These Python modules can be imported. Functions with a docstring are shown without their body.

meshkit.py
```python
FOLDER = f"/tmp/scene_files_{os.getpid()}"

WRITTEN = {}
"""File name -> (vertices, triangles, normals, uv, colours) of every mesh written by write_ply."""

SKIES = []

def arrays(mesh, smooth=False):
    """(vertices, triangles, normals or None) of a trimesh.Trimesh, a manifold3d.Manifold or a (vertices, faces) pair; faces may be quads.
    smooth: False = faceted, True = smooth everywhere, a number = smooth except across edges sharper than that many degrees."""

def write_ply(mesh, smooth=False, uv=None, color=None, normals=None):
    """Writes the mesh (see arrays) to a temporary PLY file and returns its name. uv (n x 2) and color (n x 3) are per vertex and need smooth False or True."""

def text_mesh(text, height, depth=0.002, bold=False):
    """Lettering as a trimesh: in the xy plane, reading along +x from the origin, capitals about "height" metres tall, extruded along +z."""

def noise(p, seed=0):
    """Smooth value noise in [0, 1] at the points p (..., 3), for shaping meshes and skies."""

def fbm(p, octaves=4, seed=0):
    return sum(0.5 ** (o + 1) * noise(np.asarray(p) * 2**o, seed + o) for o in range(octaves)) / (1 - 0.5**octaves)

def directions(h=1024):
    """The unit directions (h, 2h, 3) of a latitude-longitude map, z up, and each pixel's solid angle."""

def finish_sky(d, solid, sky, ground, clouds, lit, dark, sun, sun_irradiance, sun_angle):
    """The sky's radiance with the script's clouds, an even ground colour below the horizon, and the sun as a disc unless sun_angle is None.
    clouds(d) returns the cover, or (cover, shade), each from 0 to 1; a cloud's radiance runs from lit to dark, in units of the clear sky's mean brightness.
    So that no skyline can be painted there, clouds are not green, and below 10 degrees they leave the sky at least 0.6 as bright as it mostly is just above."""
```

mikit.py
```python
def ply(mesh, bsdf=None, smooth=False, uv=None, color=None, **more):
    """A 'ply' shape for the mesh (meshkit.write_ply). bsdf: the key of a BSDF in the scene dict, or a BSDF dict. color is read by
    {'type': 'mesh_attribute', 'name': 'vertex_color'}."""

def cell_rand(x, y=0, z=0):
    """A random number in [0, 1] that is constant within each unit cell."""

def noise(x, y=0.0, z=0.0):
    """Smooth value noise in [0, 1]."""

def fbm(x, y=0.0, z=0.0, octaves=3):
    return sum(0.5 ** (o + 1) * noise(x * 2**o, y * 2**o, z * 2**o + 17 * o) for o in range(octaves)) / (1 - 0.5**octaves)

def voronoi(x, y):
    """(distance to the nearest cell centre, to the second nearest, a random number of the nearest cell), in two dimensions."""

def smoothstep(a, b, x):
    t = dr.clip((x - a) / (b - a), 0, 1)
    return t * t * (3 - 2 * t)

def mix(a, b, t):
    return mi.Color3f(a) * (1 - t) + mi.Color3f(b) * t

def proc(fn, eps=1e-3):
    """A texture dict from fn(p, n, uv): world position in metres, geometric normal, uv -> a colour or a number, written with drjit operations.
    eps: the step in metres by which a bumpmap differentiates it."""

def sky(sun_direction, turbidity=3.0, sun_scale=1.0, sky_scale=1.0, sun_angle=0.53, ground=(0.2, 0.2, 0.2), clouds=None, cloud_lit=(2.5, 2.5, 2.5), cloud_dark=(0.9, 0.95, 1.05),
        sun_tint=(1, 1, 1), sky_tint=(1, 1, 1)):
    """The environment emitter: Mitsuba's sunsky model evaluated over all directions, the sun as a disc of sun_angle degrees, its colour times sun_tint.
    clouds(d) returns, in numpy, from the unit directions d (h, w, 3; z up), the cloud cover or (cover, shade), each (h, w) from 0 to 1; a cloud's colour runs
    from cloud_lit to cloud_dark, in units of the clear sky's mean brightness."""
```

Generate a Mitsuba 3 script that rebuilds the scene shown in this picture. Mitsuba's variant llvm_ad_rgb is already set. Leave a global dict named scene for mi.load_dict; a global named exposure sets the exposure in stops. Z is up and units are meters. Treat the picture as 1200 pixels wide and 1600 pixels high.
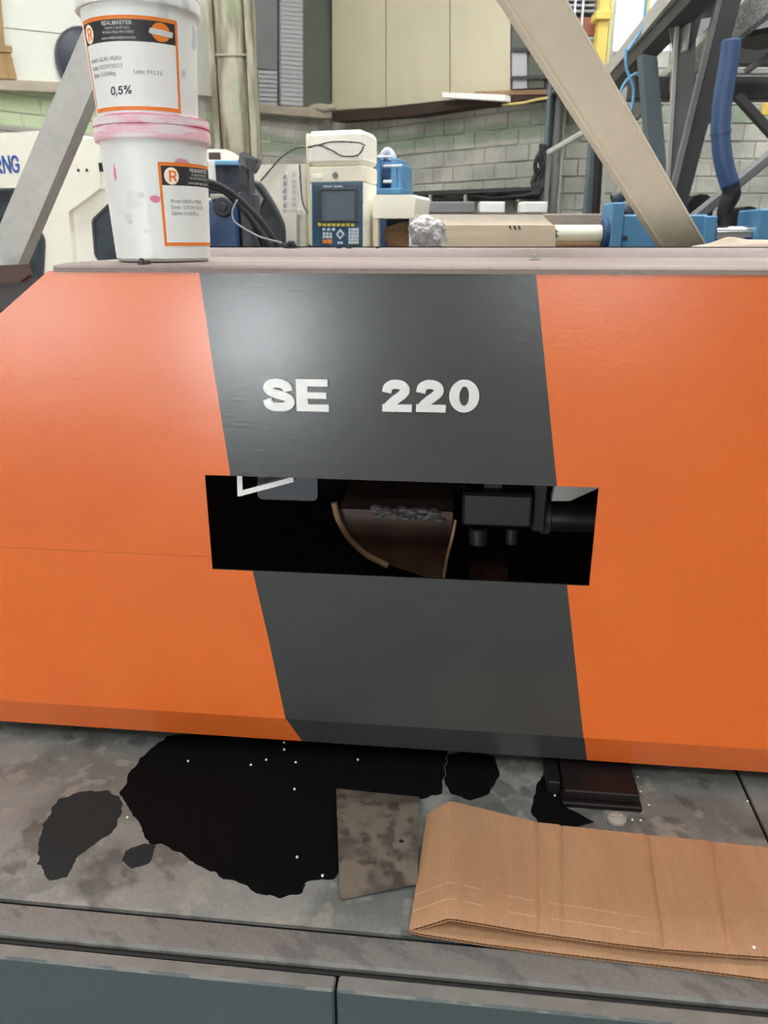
import math, numpy as np, trimesh, mitsuba as mi, drjit as dr, mikit, meshkit, manifold3d
from shapely.geometry import Polygon, LineString, Point, box as sbox
from shapely.ops import unary_union
from shapely import affinity
T = mi.ScalarTransform4f
rng = np.random.default_rng(7)
scene, labels = {}, {}

# ------------------------------------------------------------------ camera, sky, exposure
CAM = np.array([0.0, -1.5, 1.70])
PITCH, YAW, FOC = math.radians(19.5), math.radians(6.14), 1200.0
fwd = np.array([-math.sin(YAW) * math.cos(PITCH), math.cos(YAW) * math.cos(PITCH), -math.sin(PITCH)])
rgt = np.array([math.cos(YAW), math.sin(YAW), 0.0])
upv = np.cross(rgt, fwd)
hor = np.array([-math.sin(YAW), math.cos(YAW), 0.0])
scene['camera'] = {'type': 'thinlens', 'fov': 2 * math.degrees(math.atan(600 / FOC)), 'fov_axis': 'x', 'near_clip': 0.05, 'far_clip': 200.0,
                   'aperture_radius': 0.0022, 'focus_distance': 1.62,
                   'to_world': T().look_at(origin=CAM.tolist(), target=(CAM + fwd).tolist(), up=[0, 0, 1])}
scene['overcast_sky'] = {'type': 'constant', 'sampling_weight': 0.1, 'radiance': {'type': 'rgb', 'value': [4.0, 4.1, 4.2]}}
exposure = 0.24
SKYLIGHT = (3.4, 2.7, 9.5, 8.0)   # radiance of the four translucent roof sheets, from the rear of the hall to its far end
LAMP = 15.0         # radiance of the tube lamps
GATE = (82.0, 8.0, 11.0)   # radiance of the translucent sheets in the rear wall, lit by daylight

# ------------------------------------------------------------------ helpers
def lin(c):
    c = np.array(c, float) / 255.0
    return [float(x) for x in np.where(c < 0.04045, c / 12.92, ((c + 0.055) / 1.055) ** 2.4)]
def rgb(c): return {'type': 'rgb', 'value': lin(c)}
def mat(name, c, rough=0.5, metal=0.0, spec=0.5, bump=None, scale=1.0, **more):
    base = mikit.proc(c) if callable(c) else rgb(c)
    r = mikit.proc(rough) if callable(rough) else rough
    b = {'type': 'principled', 'base_color': base, 'roughness': r, 'metallic': metal, 'specular': spec, **more}
    if bump is not None:
        b = {'type': 'bumpmap', 'arbitrary': mikit.proc(bump), 'scale': scale, 'bsdf': b}
    scene[name] = {'type': 'twosided', 'bsdf': b}
    return name
def ray(px, py): return fwd + (px - 600) / FOC * rgt - (py - 800) / FOC * upv
def at(px, py, Y):
    d = ray(px, py); return CAM + d * (Y - CAM[1]) / d[1]
def atz(px, py, Z):
    d = ray(px, py); return CAM + d * (Z - CAM[2]) / d[2]
def S(px, py, d):
    v = ray(px, py); return CAM + v * d / (v @ hor)

def mpp(px, py, d): return d / (ray(px, py) @ hor) / FOC    # metres per pixel at a place in the picture

def chamfer(p0, p1, c):
    p0, p1 = np.minimum(p0, p1).astype(float), np.maximum(p0, p1).astype(float)
    c = min(c, 0.45 * (p1 - p0).min())
    if c <= 0: return trimesh.creation.box(bounds=[p0, p1])
    pts = []
    for i in np.ndindex(2, 2, 2):
        q = np.where(np.array(i) == 0, p0, p1); s = np.where(np.array(i) == 0, 1, -1)
        for k in range(3):
            v = q + s * c; v[k] = q[k]; pts.append(v)
    return trimesh.convex.convex_hull(np.array(pts))

class Frame:
    """local s (to the right), t (away from the camera), z (up)"""
    def __init__(self, o, deg):
        a = math.radians(deg); self.o = np.array([o[0], o[1], 0.0])
        self.ax, self.ay = np.array([math.cos(a), math.sin(a), 0]), np.array([-math.sin(a), math.cos(a), 0])
        self.deg = deg
    def w(self, p):
        p = np.atleast_2d(np.asarray(p, float)); return self.o + p[:, :1] * self.ax + p[:, 1:2] * self.ay + p[:, 2:] * np.array([0, 0, 1.0])
    def P(self, px, py, t):
        d = ray(px, py); k = (t - (CAM - self.o) @ self.ay) / (d @ self.ay); q = CAM + d * k
        return (q - self.o) @ self.ax, q[2]
    def pt(self, px, py, t):
        s, z = self.P(px, py, t); return self.w([s, t, z])[0]
    def mesh(self, m):
        m = m.copy(); m.vertices = self.w(m.vertices); return m
    def box(self, s0, s1, t0, t1, z0, z1, c=0.0): return self.mesh(chamfer([s0, t0, z0], [s1, t1, z1], c))
    def poly(self, poly, t0, t1):
        m = trimesh.creation.extrude_polygon(poly, abs(t1 - t0), engine='earcut')
        v = m.vertices; m.vertices = np.stack([v[:, 0], min(t0, t1) + v[:, 2], v[:, 1]], 1); m.invert()
        return self.mesh(m)
    def px(self, pts, t): return [self.P(x, y, t) for x, y in pts]
    def ppoly(self, pts, t, th, holes=(), r=0.0):
        p = Polygon(self.px(pts, t), [self.px(h, t) for h in holes])
        if r: p = p.buffer(-r).buffer(r, quad_segs=5)
        return self.poly(p, t, t + th)
    def pbox(self, x0, y0, x1, y1, t, th, c=0.004, zmin=None):
        xm, ym = (x0 + x1) / 2, (y0 + y1) / 2
        s0, s1, z0, z1 = self.P(x0, ym, t)[0], self.P(x1, ym, t)[0], self.P(xm, y1, t)[1], self.P(xm, y0, t)[1]
        return self.box(s0, s1, t, t + th, z0 if zmin is None else zmin, z1, c)

def spline(pts, n=8):
    p = np.asarray(pts, float)
    if len(p) < 3: return p
    q = np.vstack([2 * p[0] - p[1], p, 2 * p[-1] - p[-2]]); out = []
    for i in range(1, len(q) - 2):
        for u in np.arange(n) / n:
            a, b, c, d = q[i - 1], q[i], q[i + 1], q[i + 2]
            out.append(0.5 * (2 * b + (c - a) * u + (2 * a - 5 * b + 4 * c - d) * u * u + (3 * b - a - 3 * c + d) * u ** 3))
    return np.vstack(out + [p[-1]])
def tube(pts, r, seg=8, smooth=True, n=8):
    p = spline(pts, n) if smooth else np.asarray(pts, float)
    k = len(p); r = np.broadcast_to(r, k) if np.ndim(r) == 0 else np.interp(np.linspace(0, 1, k), np.linspace(0, 1, len(r)), r)
    tan = np.gradient(p, axis=0); tan /= np.linalg.norm(tan, axis=1)[:, None]
    a = np.cross(tan[0], [0, 0, 1.0])
    if np.linalg.norm(a) < .1: a = np.cross(tan[0], [1.0, 0, 0])
    v = []; th = np.arange(seg) * 2 * np.pi / seg
    for i in range(k):
        a = a - (a @ tan[i]) * tan[i]; a /= np.linalg.norm(a); b = np.cross(tan[i], a)
        v.append(p[i] + r[i] * (np.cos(th)[:, None] * a + np.sin(th)[:, None] * b))
    v = np.vstack(v + [p[:1], p[-1:]]); f = []
    for i in range(k - 1):
        for j in range(seg):
            j2 = (j + 1) % seg; A, B, C_, D = i * seg + j, i * seg + j2, (i + 1) * seg + j2, (i + 1) * seg + j
            f += [[A, B, C_], [A, C_, D]]
    for j in range(seg):
        j2 = (j + 1) % seg; f += [[k * seg, j2, j], [k * seg + 1, (k - 1) * seg + j, (k - 1) * seg + j2]]
    return trimesh.Trimesh(v, f, process=False)
def lathe(prof, c, seg=48):
    m = trimesh.creation.revolve(np.array(prof, float), sections=seg); m.apply_translation(c); return m
def hexa(front, vec):
    """a bar from four front corners (tl, tr, br, bl), pushed back by vec"""
    f = np.asarray(front, float); v = np.vstack([f, f + vec])
    return trimesh.convex.convex_hull(v)
def bar(p, q, w, h, upd=(0, 0, 1), c=0.0):
    p, q = np.array(p, float), np.array(q, float); L = np.linalg.norm(q - p); x = (q - p) / L
    y = np.cross(upd, x); y /= np.linalg.norm(y); z = np.cross(x, y)
    m = chamfer([0, -w / 2, -h / 2], [L, w / 2, h / 2], c)
    M = np.eye(4); M[:3, 0], M[:3, 1], M[:3, 2], M[:3, 3] = x, y, z, p; m.apply_transform(M); return m
def cat(*m): return trimesh.util.concatenate([x for y in m for x in (y if isinstance(y, (list, tuple)) else [y])])
def text(s, h, th=0.001, bold=False): return meshkit.text_mesh(s, h, th, bold)
def cyl(p, q, r, seg=24, c=0.0):
    p, q = np.array(p, float), np.array(q, float); L = np.linalg.norm(q - p)
    prof = [[0, 0], [r - c, 0], [r, c], [r, L - c], [r - c, L], [0, L]] if c else [[0, 0], [r, 0], [r, L], [0, L]]
    m = trimesh.creation.revolve(np.array(prof), sections=seg)
    m.apply_transform(trimesh.geometry.align_vectors([0, 0, 1], (q - p) / L)); m.apply_translation(p); return m

def uniq(key):
    if key not in scene and key not in labels: return key
    i = 1
    while f'{key}_{i:03d}' in scene or f'{key}_{i:03d}' in labels: i += 1
    return f'{key}_{i:03d}'
def thing(name, label, cat_, group=None):
    k = uniq(name); labels[k] = {'label': label, 'category': cat_}
    if group: labels[k]['group'] = group
    return k
def part(parent, name, mesh, m, smooth=False, label=None, stuff=False, **kw):
    k = uniq(f'{parent}__{name}'); scene[k] = mikit.ply(mesh, m, smooth, **kw)
    if label or stuff: labels[k] = {}
    if label: labels[k]['label'] = label
    if stuff: labels[k]['kind'] = 'stuff'
    return k
def solo(name, mesh, m, label, cat_, group=None, smooth=False, stuff=False):
    k = thing(name, label, cat_, group); scene[k] = mikit.ply(mesh, m, smooth)
    if stuff: labels[k]['kind'] = 'stuff'
    return k
def struct(name, mesh, m, label=None, smooth=False):
    scene[name] = mikit.ply(mesh, m, smooth); labels[name] = {'kind': 'structure', 'category': name.split('_')[0], 'label': label or name.replace('_', ' ')}
    return name

W = Frame((0, 0), 0)                                   # the orange machine's own frame
H = Frame((CAM[0], CAM[1]), math.degrees(YAW))         # parallel to the picture plane, t = distance from the camera

# ------------------------------------------------------------------ materials
def C3(c): return mi.Color3f(*lin(c))
def m_orange(p, n, uv):
    k = mikit.fbm(p.x * 5, p.y * 5, p.z * 5); s = mikit.noise(p.x * 400, p.y * 400, p.z * 400)
    scr = mikit.smoothstep(.0012, .0004, dr.abs(p.z - 1.045 + .004 * p.x)) * mikit.smoothstep(-.33, -.36, p.x) * .35
    c = mikit.mix(C3((222, 109, 47)), C3((214, 100, 42)), k) * (.97 + .06 * s)
    return c * (1 - scr)
mat('orange_paint', m_orange, .25, spec=.5, bump=lambda p, n, uv: mikit.fbm(p.x * 170, p.y * 170, p.z * 170, octaves=2), scale=.00010)
def m_grey(p, n, uv):
    k = mikit.fbm(p.x * 7, p.y * 7, p.z * 7); s = mikit.noise(p.x * 380, p.y * 380, p.z * 380)
    return mikit.mix(C3((61, 64, 64)), C3((56, 59, 58)), k) * (.95 + .1 * s)
mat('grey_paint', m_grey, .25, spec=.5, bump=lambda p, n, uv: mikit.fbm(p.x * 170, p.y * 170, p.z * 170, octaves=2), scale=.00010)
def m_roof(p, n, uv):
    k = mikit.fbm(p.x * 3, p.y * 12, p.z * 9, octaves=4); s = mikit.fbm(p.x * 60, p.y * 60, p.z * 60)
    return mikit.mix(C3((150, 134, 126)), C3((128, 112, 106)), k) * (.92 + .16 * s)
mat('dusty_roof', m_roof, .5)
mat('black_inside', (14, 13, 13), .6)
mat('black_plastic', (26, 26, 28), .45)
mat('slide_black', (30, 25, 24), .5, spec=.3)
mat('black_rubber', (22, 22, 24), .6)
mat('letter_silver', (214, 214, 210), .35, metal=.1)
def m_bed(p, n, uv):
    a = mikit.fbm(p.x * 5, p.y * 7, p.z, octaves=4); b = mikit.fbm(p.x * 26 + 5, p.y * 26, 0, octaves=3); g = mikit.noise(p.x * 330, p.y * 330, 0)
    c = mikit.mix(C3((146, 150, 146)), C3((116, 121, 118)), mikit.smoothstep(.35, .65, a))
    c = mikit.mix(c, C3((168, 165, 156)), mikit.smoothstep(.56, .72, b) * .5)
    sm = mikit.smoothstep(.58, .72, mikit.fbm(p.x * 13 + p.y * 5, p.y * 12 + 3, 2, octaves=4)) * .7
    c = mikit.mix(c, C3((74, 75, 73)), sm * .8)
    return c * (.9 + .2 * g)
mat('dusty_bed', m_bed, lambda p, n, uv: .45 + .3 * mikit.fbm(p.x * 14, p.y * 14, 0), spec=.4)
def m_rail(p, n, uv):
    a = mikit.fbm(p.x * 9 + p.y * 20, p.y * 12, p.z * 9, octaves=4); g = mikit.noise(p.x * 300, p.y * 300, p.z * 300)
    st = mikit.smoothstep(.52, .68, mikit.fbm(p.x * 22 + p.y * 22, p.y * 25, 4, octaves=4)) * .8
    return mikit.mix(mikit.mix(C3((128, 126, 121)), C3((101, 100, 97)), a), C3((76, 76, 75)), st * .6) * (.9 + .2 * g)
mat('worn_rail', m_rail, .5)
def m_front(p, n, uv):
    a = mikit.fbm(p.x * 3, p.y * 3, p.z * 3, octaves=3); g = mikit.noise(p.x * 300, p.y * 300, p.z * 300)
    lip = mikit.smoothstep(.60, .9, n.z)
    edge = mikit.smoothstep(.2, .5, n.z) * mikit.smoothstep(.95, .85, n.z)
    base = mikit.mix(C3((74, 86, 88)), C3((66, 77, 79)), a)
    dust = mikit.mix(C3((124, 123, 118)), C3((100, 100, 96)), mikit.fbm(p.x * 24, p.y * 24, 0, octaves=3))
    c = mikit.mix(base, dust, lip)
    return mikit.mix(c, C3((126, 126, 120)), .7 * edge * mikit.smoothstep(.4, .6, mikit.fbm(p.x * 30, p.y * 60, p.z * 60))) * (.93 + .14 * g)
mat('panel_paint', m_front, .38)
mat('oil', (16, 17, 18), .75, spec=.06)
mat('damp', (50, 55, 56), .7, spec=.1)
def m_card(p, n, uv):
    fl = .5 + .5 * dr.sin(p.x * 760 + p.y * 40); a = mikit.fbm(p.x * 9, p.y * 4, 1, octaves=4); g = mikit.noise(p.x * 500, p.y * 160, 0)
    st = mikit.fbm(p.x * 70, p.y * 5, 7, octaves=3)
    c = mikit.mix(C3((200, 160, 124)), C3((184, 142, 108)), a) * (.97 + .03 * fl) * (.95 + .1 * g) * (.94 + .12 * st)
    wob = .012 * (mikit.noise(p.x * 20, 5, 0) - .5) - .09 * p.x
    cr = mikit.smoothstep(.0075, .001, dr.abs(uv.y - .265 - wob)) + mikit.smoothstep(.0075, .001, dr.abs(uv.y - .14 - wob))
    cr = dr.clip(cr, 0, 1) * mikit.smoothstep(.40, .32, p.x) * mikit.smoothstep(.25, .45, mikit.noise(p.x * 40, 3, 0) + .15) * mikit.smoothstep(.6, .8, dr.abs(n.z))
    return mikit.mix(c, C3((226, 196, 160)), cr * .55)
mat('cardboard', m_card, .75, spec=.2)
mat('cardboard_flute', (150, 108, 74), .8, spec=.2)
def m_plate(p, n, uv):
    a = mikit.fbm(p.x * 16, p.y * 16, 3, octaves=4); b = mikit.fbm(p.x * 40, p.y * 40, 1, octaves=3)
    c = mikit.mix(C3((124, 114, 102)), C3((84, 78, 72)), mikit.smoothstep(.35, .65, a))
    return mikit.mix(c, C3((46, 44, 42)), mikit.smoothstep(.52, .75, b) * .6)
mat('stained_metal', m_plate, .5)
mat('pellet_white', (236, 236, 232), .35)
mat('cap_plastic', (176, 174, 164), .35)
mat('white_plastic', (226, 227, 222), .38)
mat('label_white', (226, 227, 223), .5)
mat('label_orange', (224, 122, 44), .45)
mat('label_black', (44, 43, 46), .45)
mat('label_grey', (200, 200, 198), .5)
mat('print_grey', (124, 126, 128), .6)
mat('logo_pale', (246, 226, 208), .5)
mat('marker_ink', (48, 46, 70), .5)
mat('pink_pigment', (208, 84, 124), .6)
def m_beam(p, n, uv):
    a = mikit.fbm(p.x * 6, p.y * 6, p.z * 3, octaves=4); b = mikit.fbm(p.x * 30, p.y * 30, p.z * 20)
    return mikit.mix(C3((228, 221, 200)), C3((210, 203, 184)), a) * (.94 + .12 * b)
mat('beige_steel', m_beam, .5)
def m_galv(p, n, uv):
    a = mikit.fbm(p.x * 8, p.y * 8, p.z * 5, octaves=4); b = mikit.fbm(p.x * 50, p.y * 50, p.z * 50)
    return mikit.mix(C3((194, 196, 190)), C3((168, 171, 165)), a) * (.92 + .16 * b)
mat('grey_steel', m_galv, .5)
def m_block(p, n, uv):
    a = mikit.fbm(p.x * 2.3, p.y * 2.3, p.z * 2.3, octaves=4); b = mikit.noise(p.x * 45, p.y * 45, p.z * 45)
    q = mikit.cell_rand(dr.floor(p.x * 4), dr.floor(p.y * 4), dr.floor(p.z / .166))
    c = mikit.mix(C3((186, 184, 174)), C3((152, 151, 143)), mikit.smoothstep(.3, .7, a)) * (.92 + .12 * q) * (.92 + .16 * b)
    w = .05 * mikit.fbm(p.x * 3, p.y * 3, 2)
    lf = mikit.smoothstep(-2.2, -3.6, p.x); zo = p.z + w - .12 * mikit.smoothstep(1.2, 1.6, p.x)
    g = mikit.smoothstep(2.72, 2.76, zo) * mikit.smoothstep(2.94 + .3 * lf, 2.88 + .3 * lf, zo)
    g = g * (.25 + .6 * mikit.fbm(p.x * 1.3 + 3, p.y * 1.3, p.z * 3))
    return mikit.mix(c, mikit.mix(C3((112, 136, 108)), C3((184, 198, 162)), lf), dr.clip(g * (1 + lf), 0, 1))
mat('block', m_block, .85, spec=.2)
mat('mortar', (150, 149, 141), .9, spec=.2)
mat('mortar_light', (188, 187, 176), .9, spec=.2)
def m_sheet(p, n, uv):
    a = mikit.fbm(p.x * .9, p.y * .9, p.z * .7, octaves=3); b = mikit.fbm(p.x * 6, p.y * 6, p.z * .6)
    return mikit.mix(C3((196, 186, 160)), C3((182, 173, 150)), a) * (.96 + .08 * b)
mat('beige_sheet', m_sheet, .5)
mat('pale_sheet', lambda p, n, uv: mikit.mix(C3((214, 216, 204)), C3((198, 198, 190)), mikit.fbm(p.x * 3, p.y * 3, p.z * 1.2)), .6)
mat('grey_sheet', lambda p, n, uv: mikit.mix(C3((128, 127, 130)), C3((106, 106, 108)), mikit.fbm(p.x * 3, p.y * 3, p.z * 1.5)), .6)
mat('slat_pale', (168, 168, 172), .6)
mat('green_grey_slab', lambda p, n, uv: mikit.mix(C3((92, 95, 88)), C3((78, 84, 72)), mikit.fbm(p.x * 3, p.y * 3, p.z * 2)), .7)
def m_column(p, n, uv):
    a = mikit.fbm(p.x * 14, p.y * 14, p.z * 1.3, octaves=4); b = mikit.fbm(p.x * 25, p.y * 25, p.z * 20)
    c = mikit.mix(C3((170, 163, 146)), C3((112, 104, 88)), mikit.smoothstep(.35, .65, a)) * (.9 + .2 * b)
    return mikit.mix(c, C3((140, 152, 124)), .5 * mikit.smoothstep(.5, .7, mikit.fbm(p.x * 5 + 9, p.y * 5, p.z * 2)))
mat('old_concrete', m_column, .85, spec=.2)
mat('ledge_concrete', lambda p, n, uv: mikit.mix(C3((176, 164, 146)), C3((140, 130, 116)), mikit.fbm(p.x * 6, p.y * 6, p.z * 9)), .85)
mat('rust_beam', lambda p, n, uv: mikit.mix(C3((62, 40, 30)), C3((34, 28, 26)), mikit.fbm(p.x * 5, p.y * 5, p.z * 12)), .8)
mat('timber', lambda p, n, uv: mikit.mix(C3((164, 134, 90)), C3((130, 104, 68)), mikit.fbm(p.x * 20, p.y * 20, p.z * 3)), .7)
mat('plywood', lambda p, n, uv: mikit.mix(C3((240, 222, 198)), C3((218, 196, 170)), mikit.fbm(p.x * 3, p.y * 3, p.z * 22)), .6)
mat('plywood_pale', lambda p, n, uv: mikit.mix(C3((240, 232, 220)), C3((222, 212, 200)), mikit.fbm(p.x * 6, p.y * 6, p.z * 12)), .6)
mat('pallet_wood', lambda p, n, uv: mikit.mix(C3((150, 116, 86)), C3((110, 82, 62)), mikit.fbm(p.x * 4, p.y * 4, p.z * 22)), .7)
mat('cream_paint', lambda p, n, uv: mikit.mix(C3((249, 246, 232)), C3((244, 239, 222)), mikit.fbm(p.x * 3, p.y * 3, p.z * 3)), .4)
mat('cream_dark', (236, 229, 208), .45)
mat('white_light', (236, 236, 232), .45)
mat('gasket', (62, 66, 72), .5)
mat('dark_window', lambda p, n, uv: mikit.mix(C3((60, 70, 76)), C3((40, 44, 52)), mikit.smoothstep(.4, .6, mikit.fbm(p.x * 4, p.y * 4, p.z * 4))), .12, spec=.6)
mat('blue_letter', (58, 84, 158), .5)
mat('mid_blue', lambda p, n, uv: mikit.mix(C3((92, 146, 186)), C3((76, 124, 166)), mikit.fbm(p.x * 8, p.y * 8, p.z * 8)), .4)
mat('deep_blue', lambda p, n, uv: mikit.mix(C3((44, 82, 130)), C3((36, 64, 104)), mikit.fbm(p.x * 8, p.y * 8, p.z * 8)), .4)
mat('navy', (34, 40, 54), .5)
mat('sky_blue', (120, 178, 218), .45)
mat('panel_blue', (52, 88, 116), .45)
mat('screen_grey', (92, 104, 116), .25)
mat('screen_bezel', (66, 78, 92), .4)
mat('key_yellow', (226, 206, 84), .5)
mat('key_white', (222, 230, 236), .5)
mat('key_orange', (238, 140, 60), .5)
mat('pipe_white', (200, 210, 220), .4)
mat('chrome', (225, 225, 225), .15, metal=1.0)
mat('tube_cream', (232, 234, 214), .4)
mat('pinkish_block', lambda p, n, uv: mikit.mix(C3((188, 172, 158)), C3((158, 144, 134)), mikit.fbm(p.x * 6, p.y * 6, p.z * 6)), .8)
mat('dark_steel', lambda p, n, uv: mikit.mix(C3((118, 118, 118)), C3((96, 96, 97)), mikit.fbm(p.x * 6, p.y * 6, p.z * 4)), .5)
mat('black_steel', (58, 58, 58), .55)
mat('blue_steel', lambda p, n, uv: mikit.mix(C3((104, 114, 120)), C3((82, 92, 98)), mikit.fbm(p.x * 6, p.y * 6, p.z * 4)), .5)
mat('light_steel', (168, 166, 160), .5)
mat('speckled', lambda p, n, uv: mikit.mix(C3((112, 112, 110)), C3((146, 146, 142)), mikit.smoothstep(.4, .7, mikit.noise(p.x * 90, p.y * 90, p.z * 90))), .6)
mat('hose_blue', (60, 82, 118), .4)
mat('cable_blue', (104, 160, 200), .5)
mat('yellow_paint', lambda p, n, uv: mikit.mix(C3((222, 192, 96)), C3((202, 172, 84)), mikit.fbm(p.x * 5, p.y * 5, p.z * 3)), .5)
mat('dull_yellow', (206, 184, 116), .6)
mat('lime_paint', lambda p, n, uv: mikit.mix(C3((206, 204, 142)), C3((190, 196, 150)), mikit.fbm(p.x * 5, p.y * 5, p.z * 3)), .5)
mat('rust_red', (150, 92, 76), .7)
mat('floor_concrete', lambda p, n, uv: mikit.mix(C3((120, 118, 112)), C3((92, 91, 88)), mikit.fbm(p.x * 1.5, p.y * 1.5, 0, octaves=4)), .6)
mat('wall_plaster', (176, 174, 166), .85)
mat('ceiling_sheet', (170, 170, 166), .7)
mat('barrel_brown', lambda p, n, uv: mikit.mix(C3((96, 68, 52)), C3((58, 42, 34)), mikit.fbm(p.x * 20, p.y * 20, p.z * 20)), .45)
mat('strap_tan', (150, 116, 86), .5)
mat('residue', lambda p, n, uv: mikit.mix(C3((120, 116, 114)), C3((50, 48, 48)), mikit.fbm(p.x * 90, p.y * 90, p.z * 90)), .2)
mat('film_plastic', lambda p, n, uv: mikit.mix(C3((214, 208, 206)), C3((150, 146, 150)), mikit.fbm(p.x * 24, p.y * 24, p.z * 24)), .2)
mat('rag_beige', (184, 166, 148), .8)
mat('lamp_body', (230, 230, 228), .5)
mat('dark_brown', lambda p, n, uv: mikit.mix(C3((84, 66, 58)), C3((60, 48, 44)), mikit.fbm(p.x * 8, p.y * 8, p.z * 8)), .6)

# ------------------------------------------------------------------ the hall: floor, walls, ceiling, skylights, lamps
RX0, RX1, RY0, RY1, ZC = -9.0, 9.0, -9.0, 12.5, 6.4
struct('floor', trimesh.creation.box(bounds=[[-30, -40, -.2], [30, 30, 0]]), 'floor_concrete', 'grey concrete factory floor')
B = S(518, 300, 11.0)                                     # the far corner of the hall
FL = Frame(B, math.degrees(YAW) + 47)                     # left wall: s < 0
FC = Frame(B, math.degrees(YAW) - 43)                     # back wall: s > 0
sC = FC.P(858, 300, 0)[0]
Cc = FC.w([sC, 0, 0])[0]
FR = Frame(Cc, math.degrees(YAW))                         # right wall: s > 0
struct('wall_left', FL.box(-9.5, .2, .012, .3, 0, ZC), 'mortar_light', 'painted block wall on the left of the hall')
struct('wall_back', FC.box(-.2, sC + .05, .012, .3, 0, ZC), 'mortar', 'concrete block wall at the far corner of the hall')
# right wall with a tall bright window opening in its upper part
wx0, wz0 = FR.P(955, 60, .0)[0], FR.P(1000, 112, 0)[1]; wx1 = FR.P(1062, 60, 0)[0]
struct('wall_right', FR.poly(Polygon([(0, 0), (7.5, 0), (7.5, ZC), (0, ZC)], [[(wx0, wz0), (wx1, wz0), (wx1, 5.6), (wx0, 5.6)]]), .012, .3), 'mortar', 'concrete block wall on the right of the hall')
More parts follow.
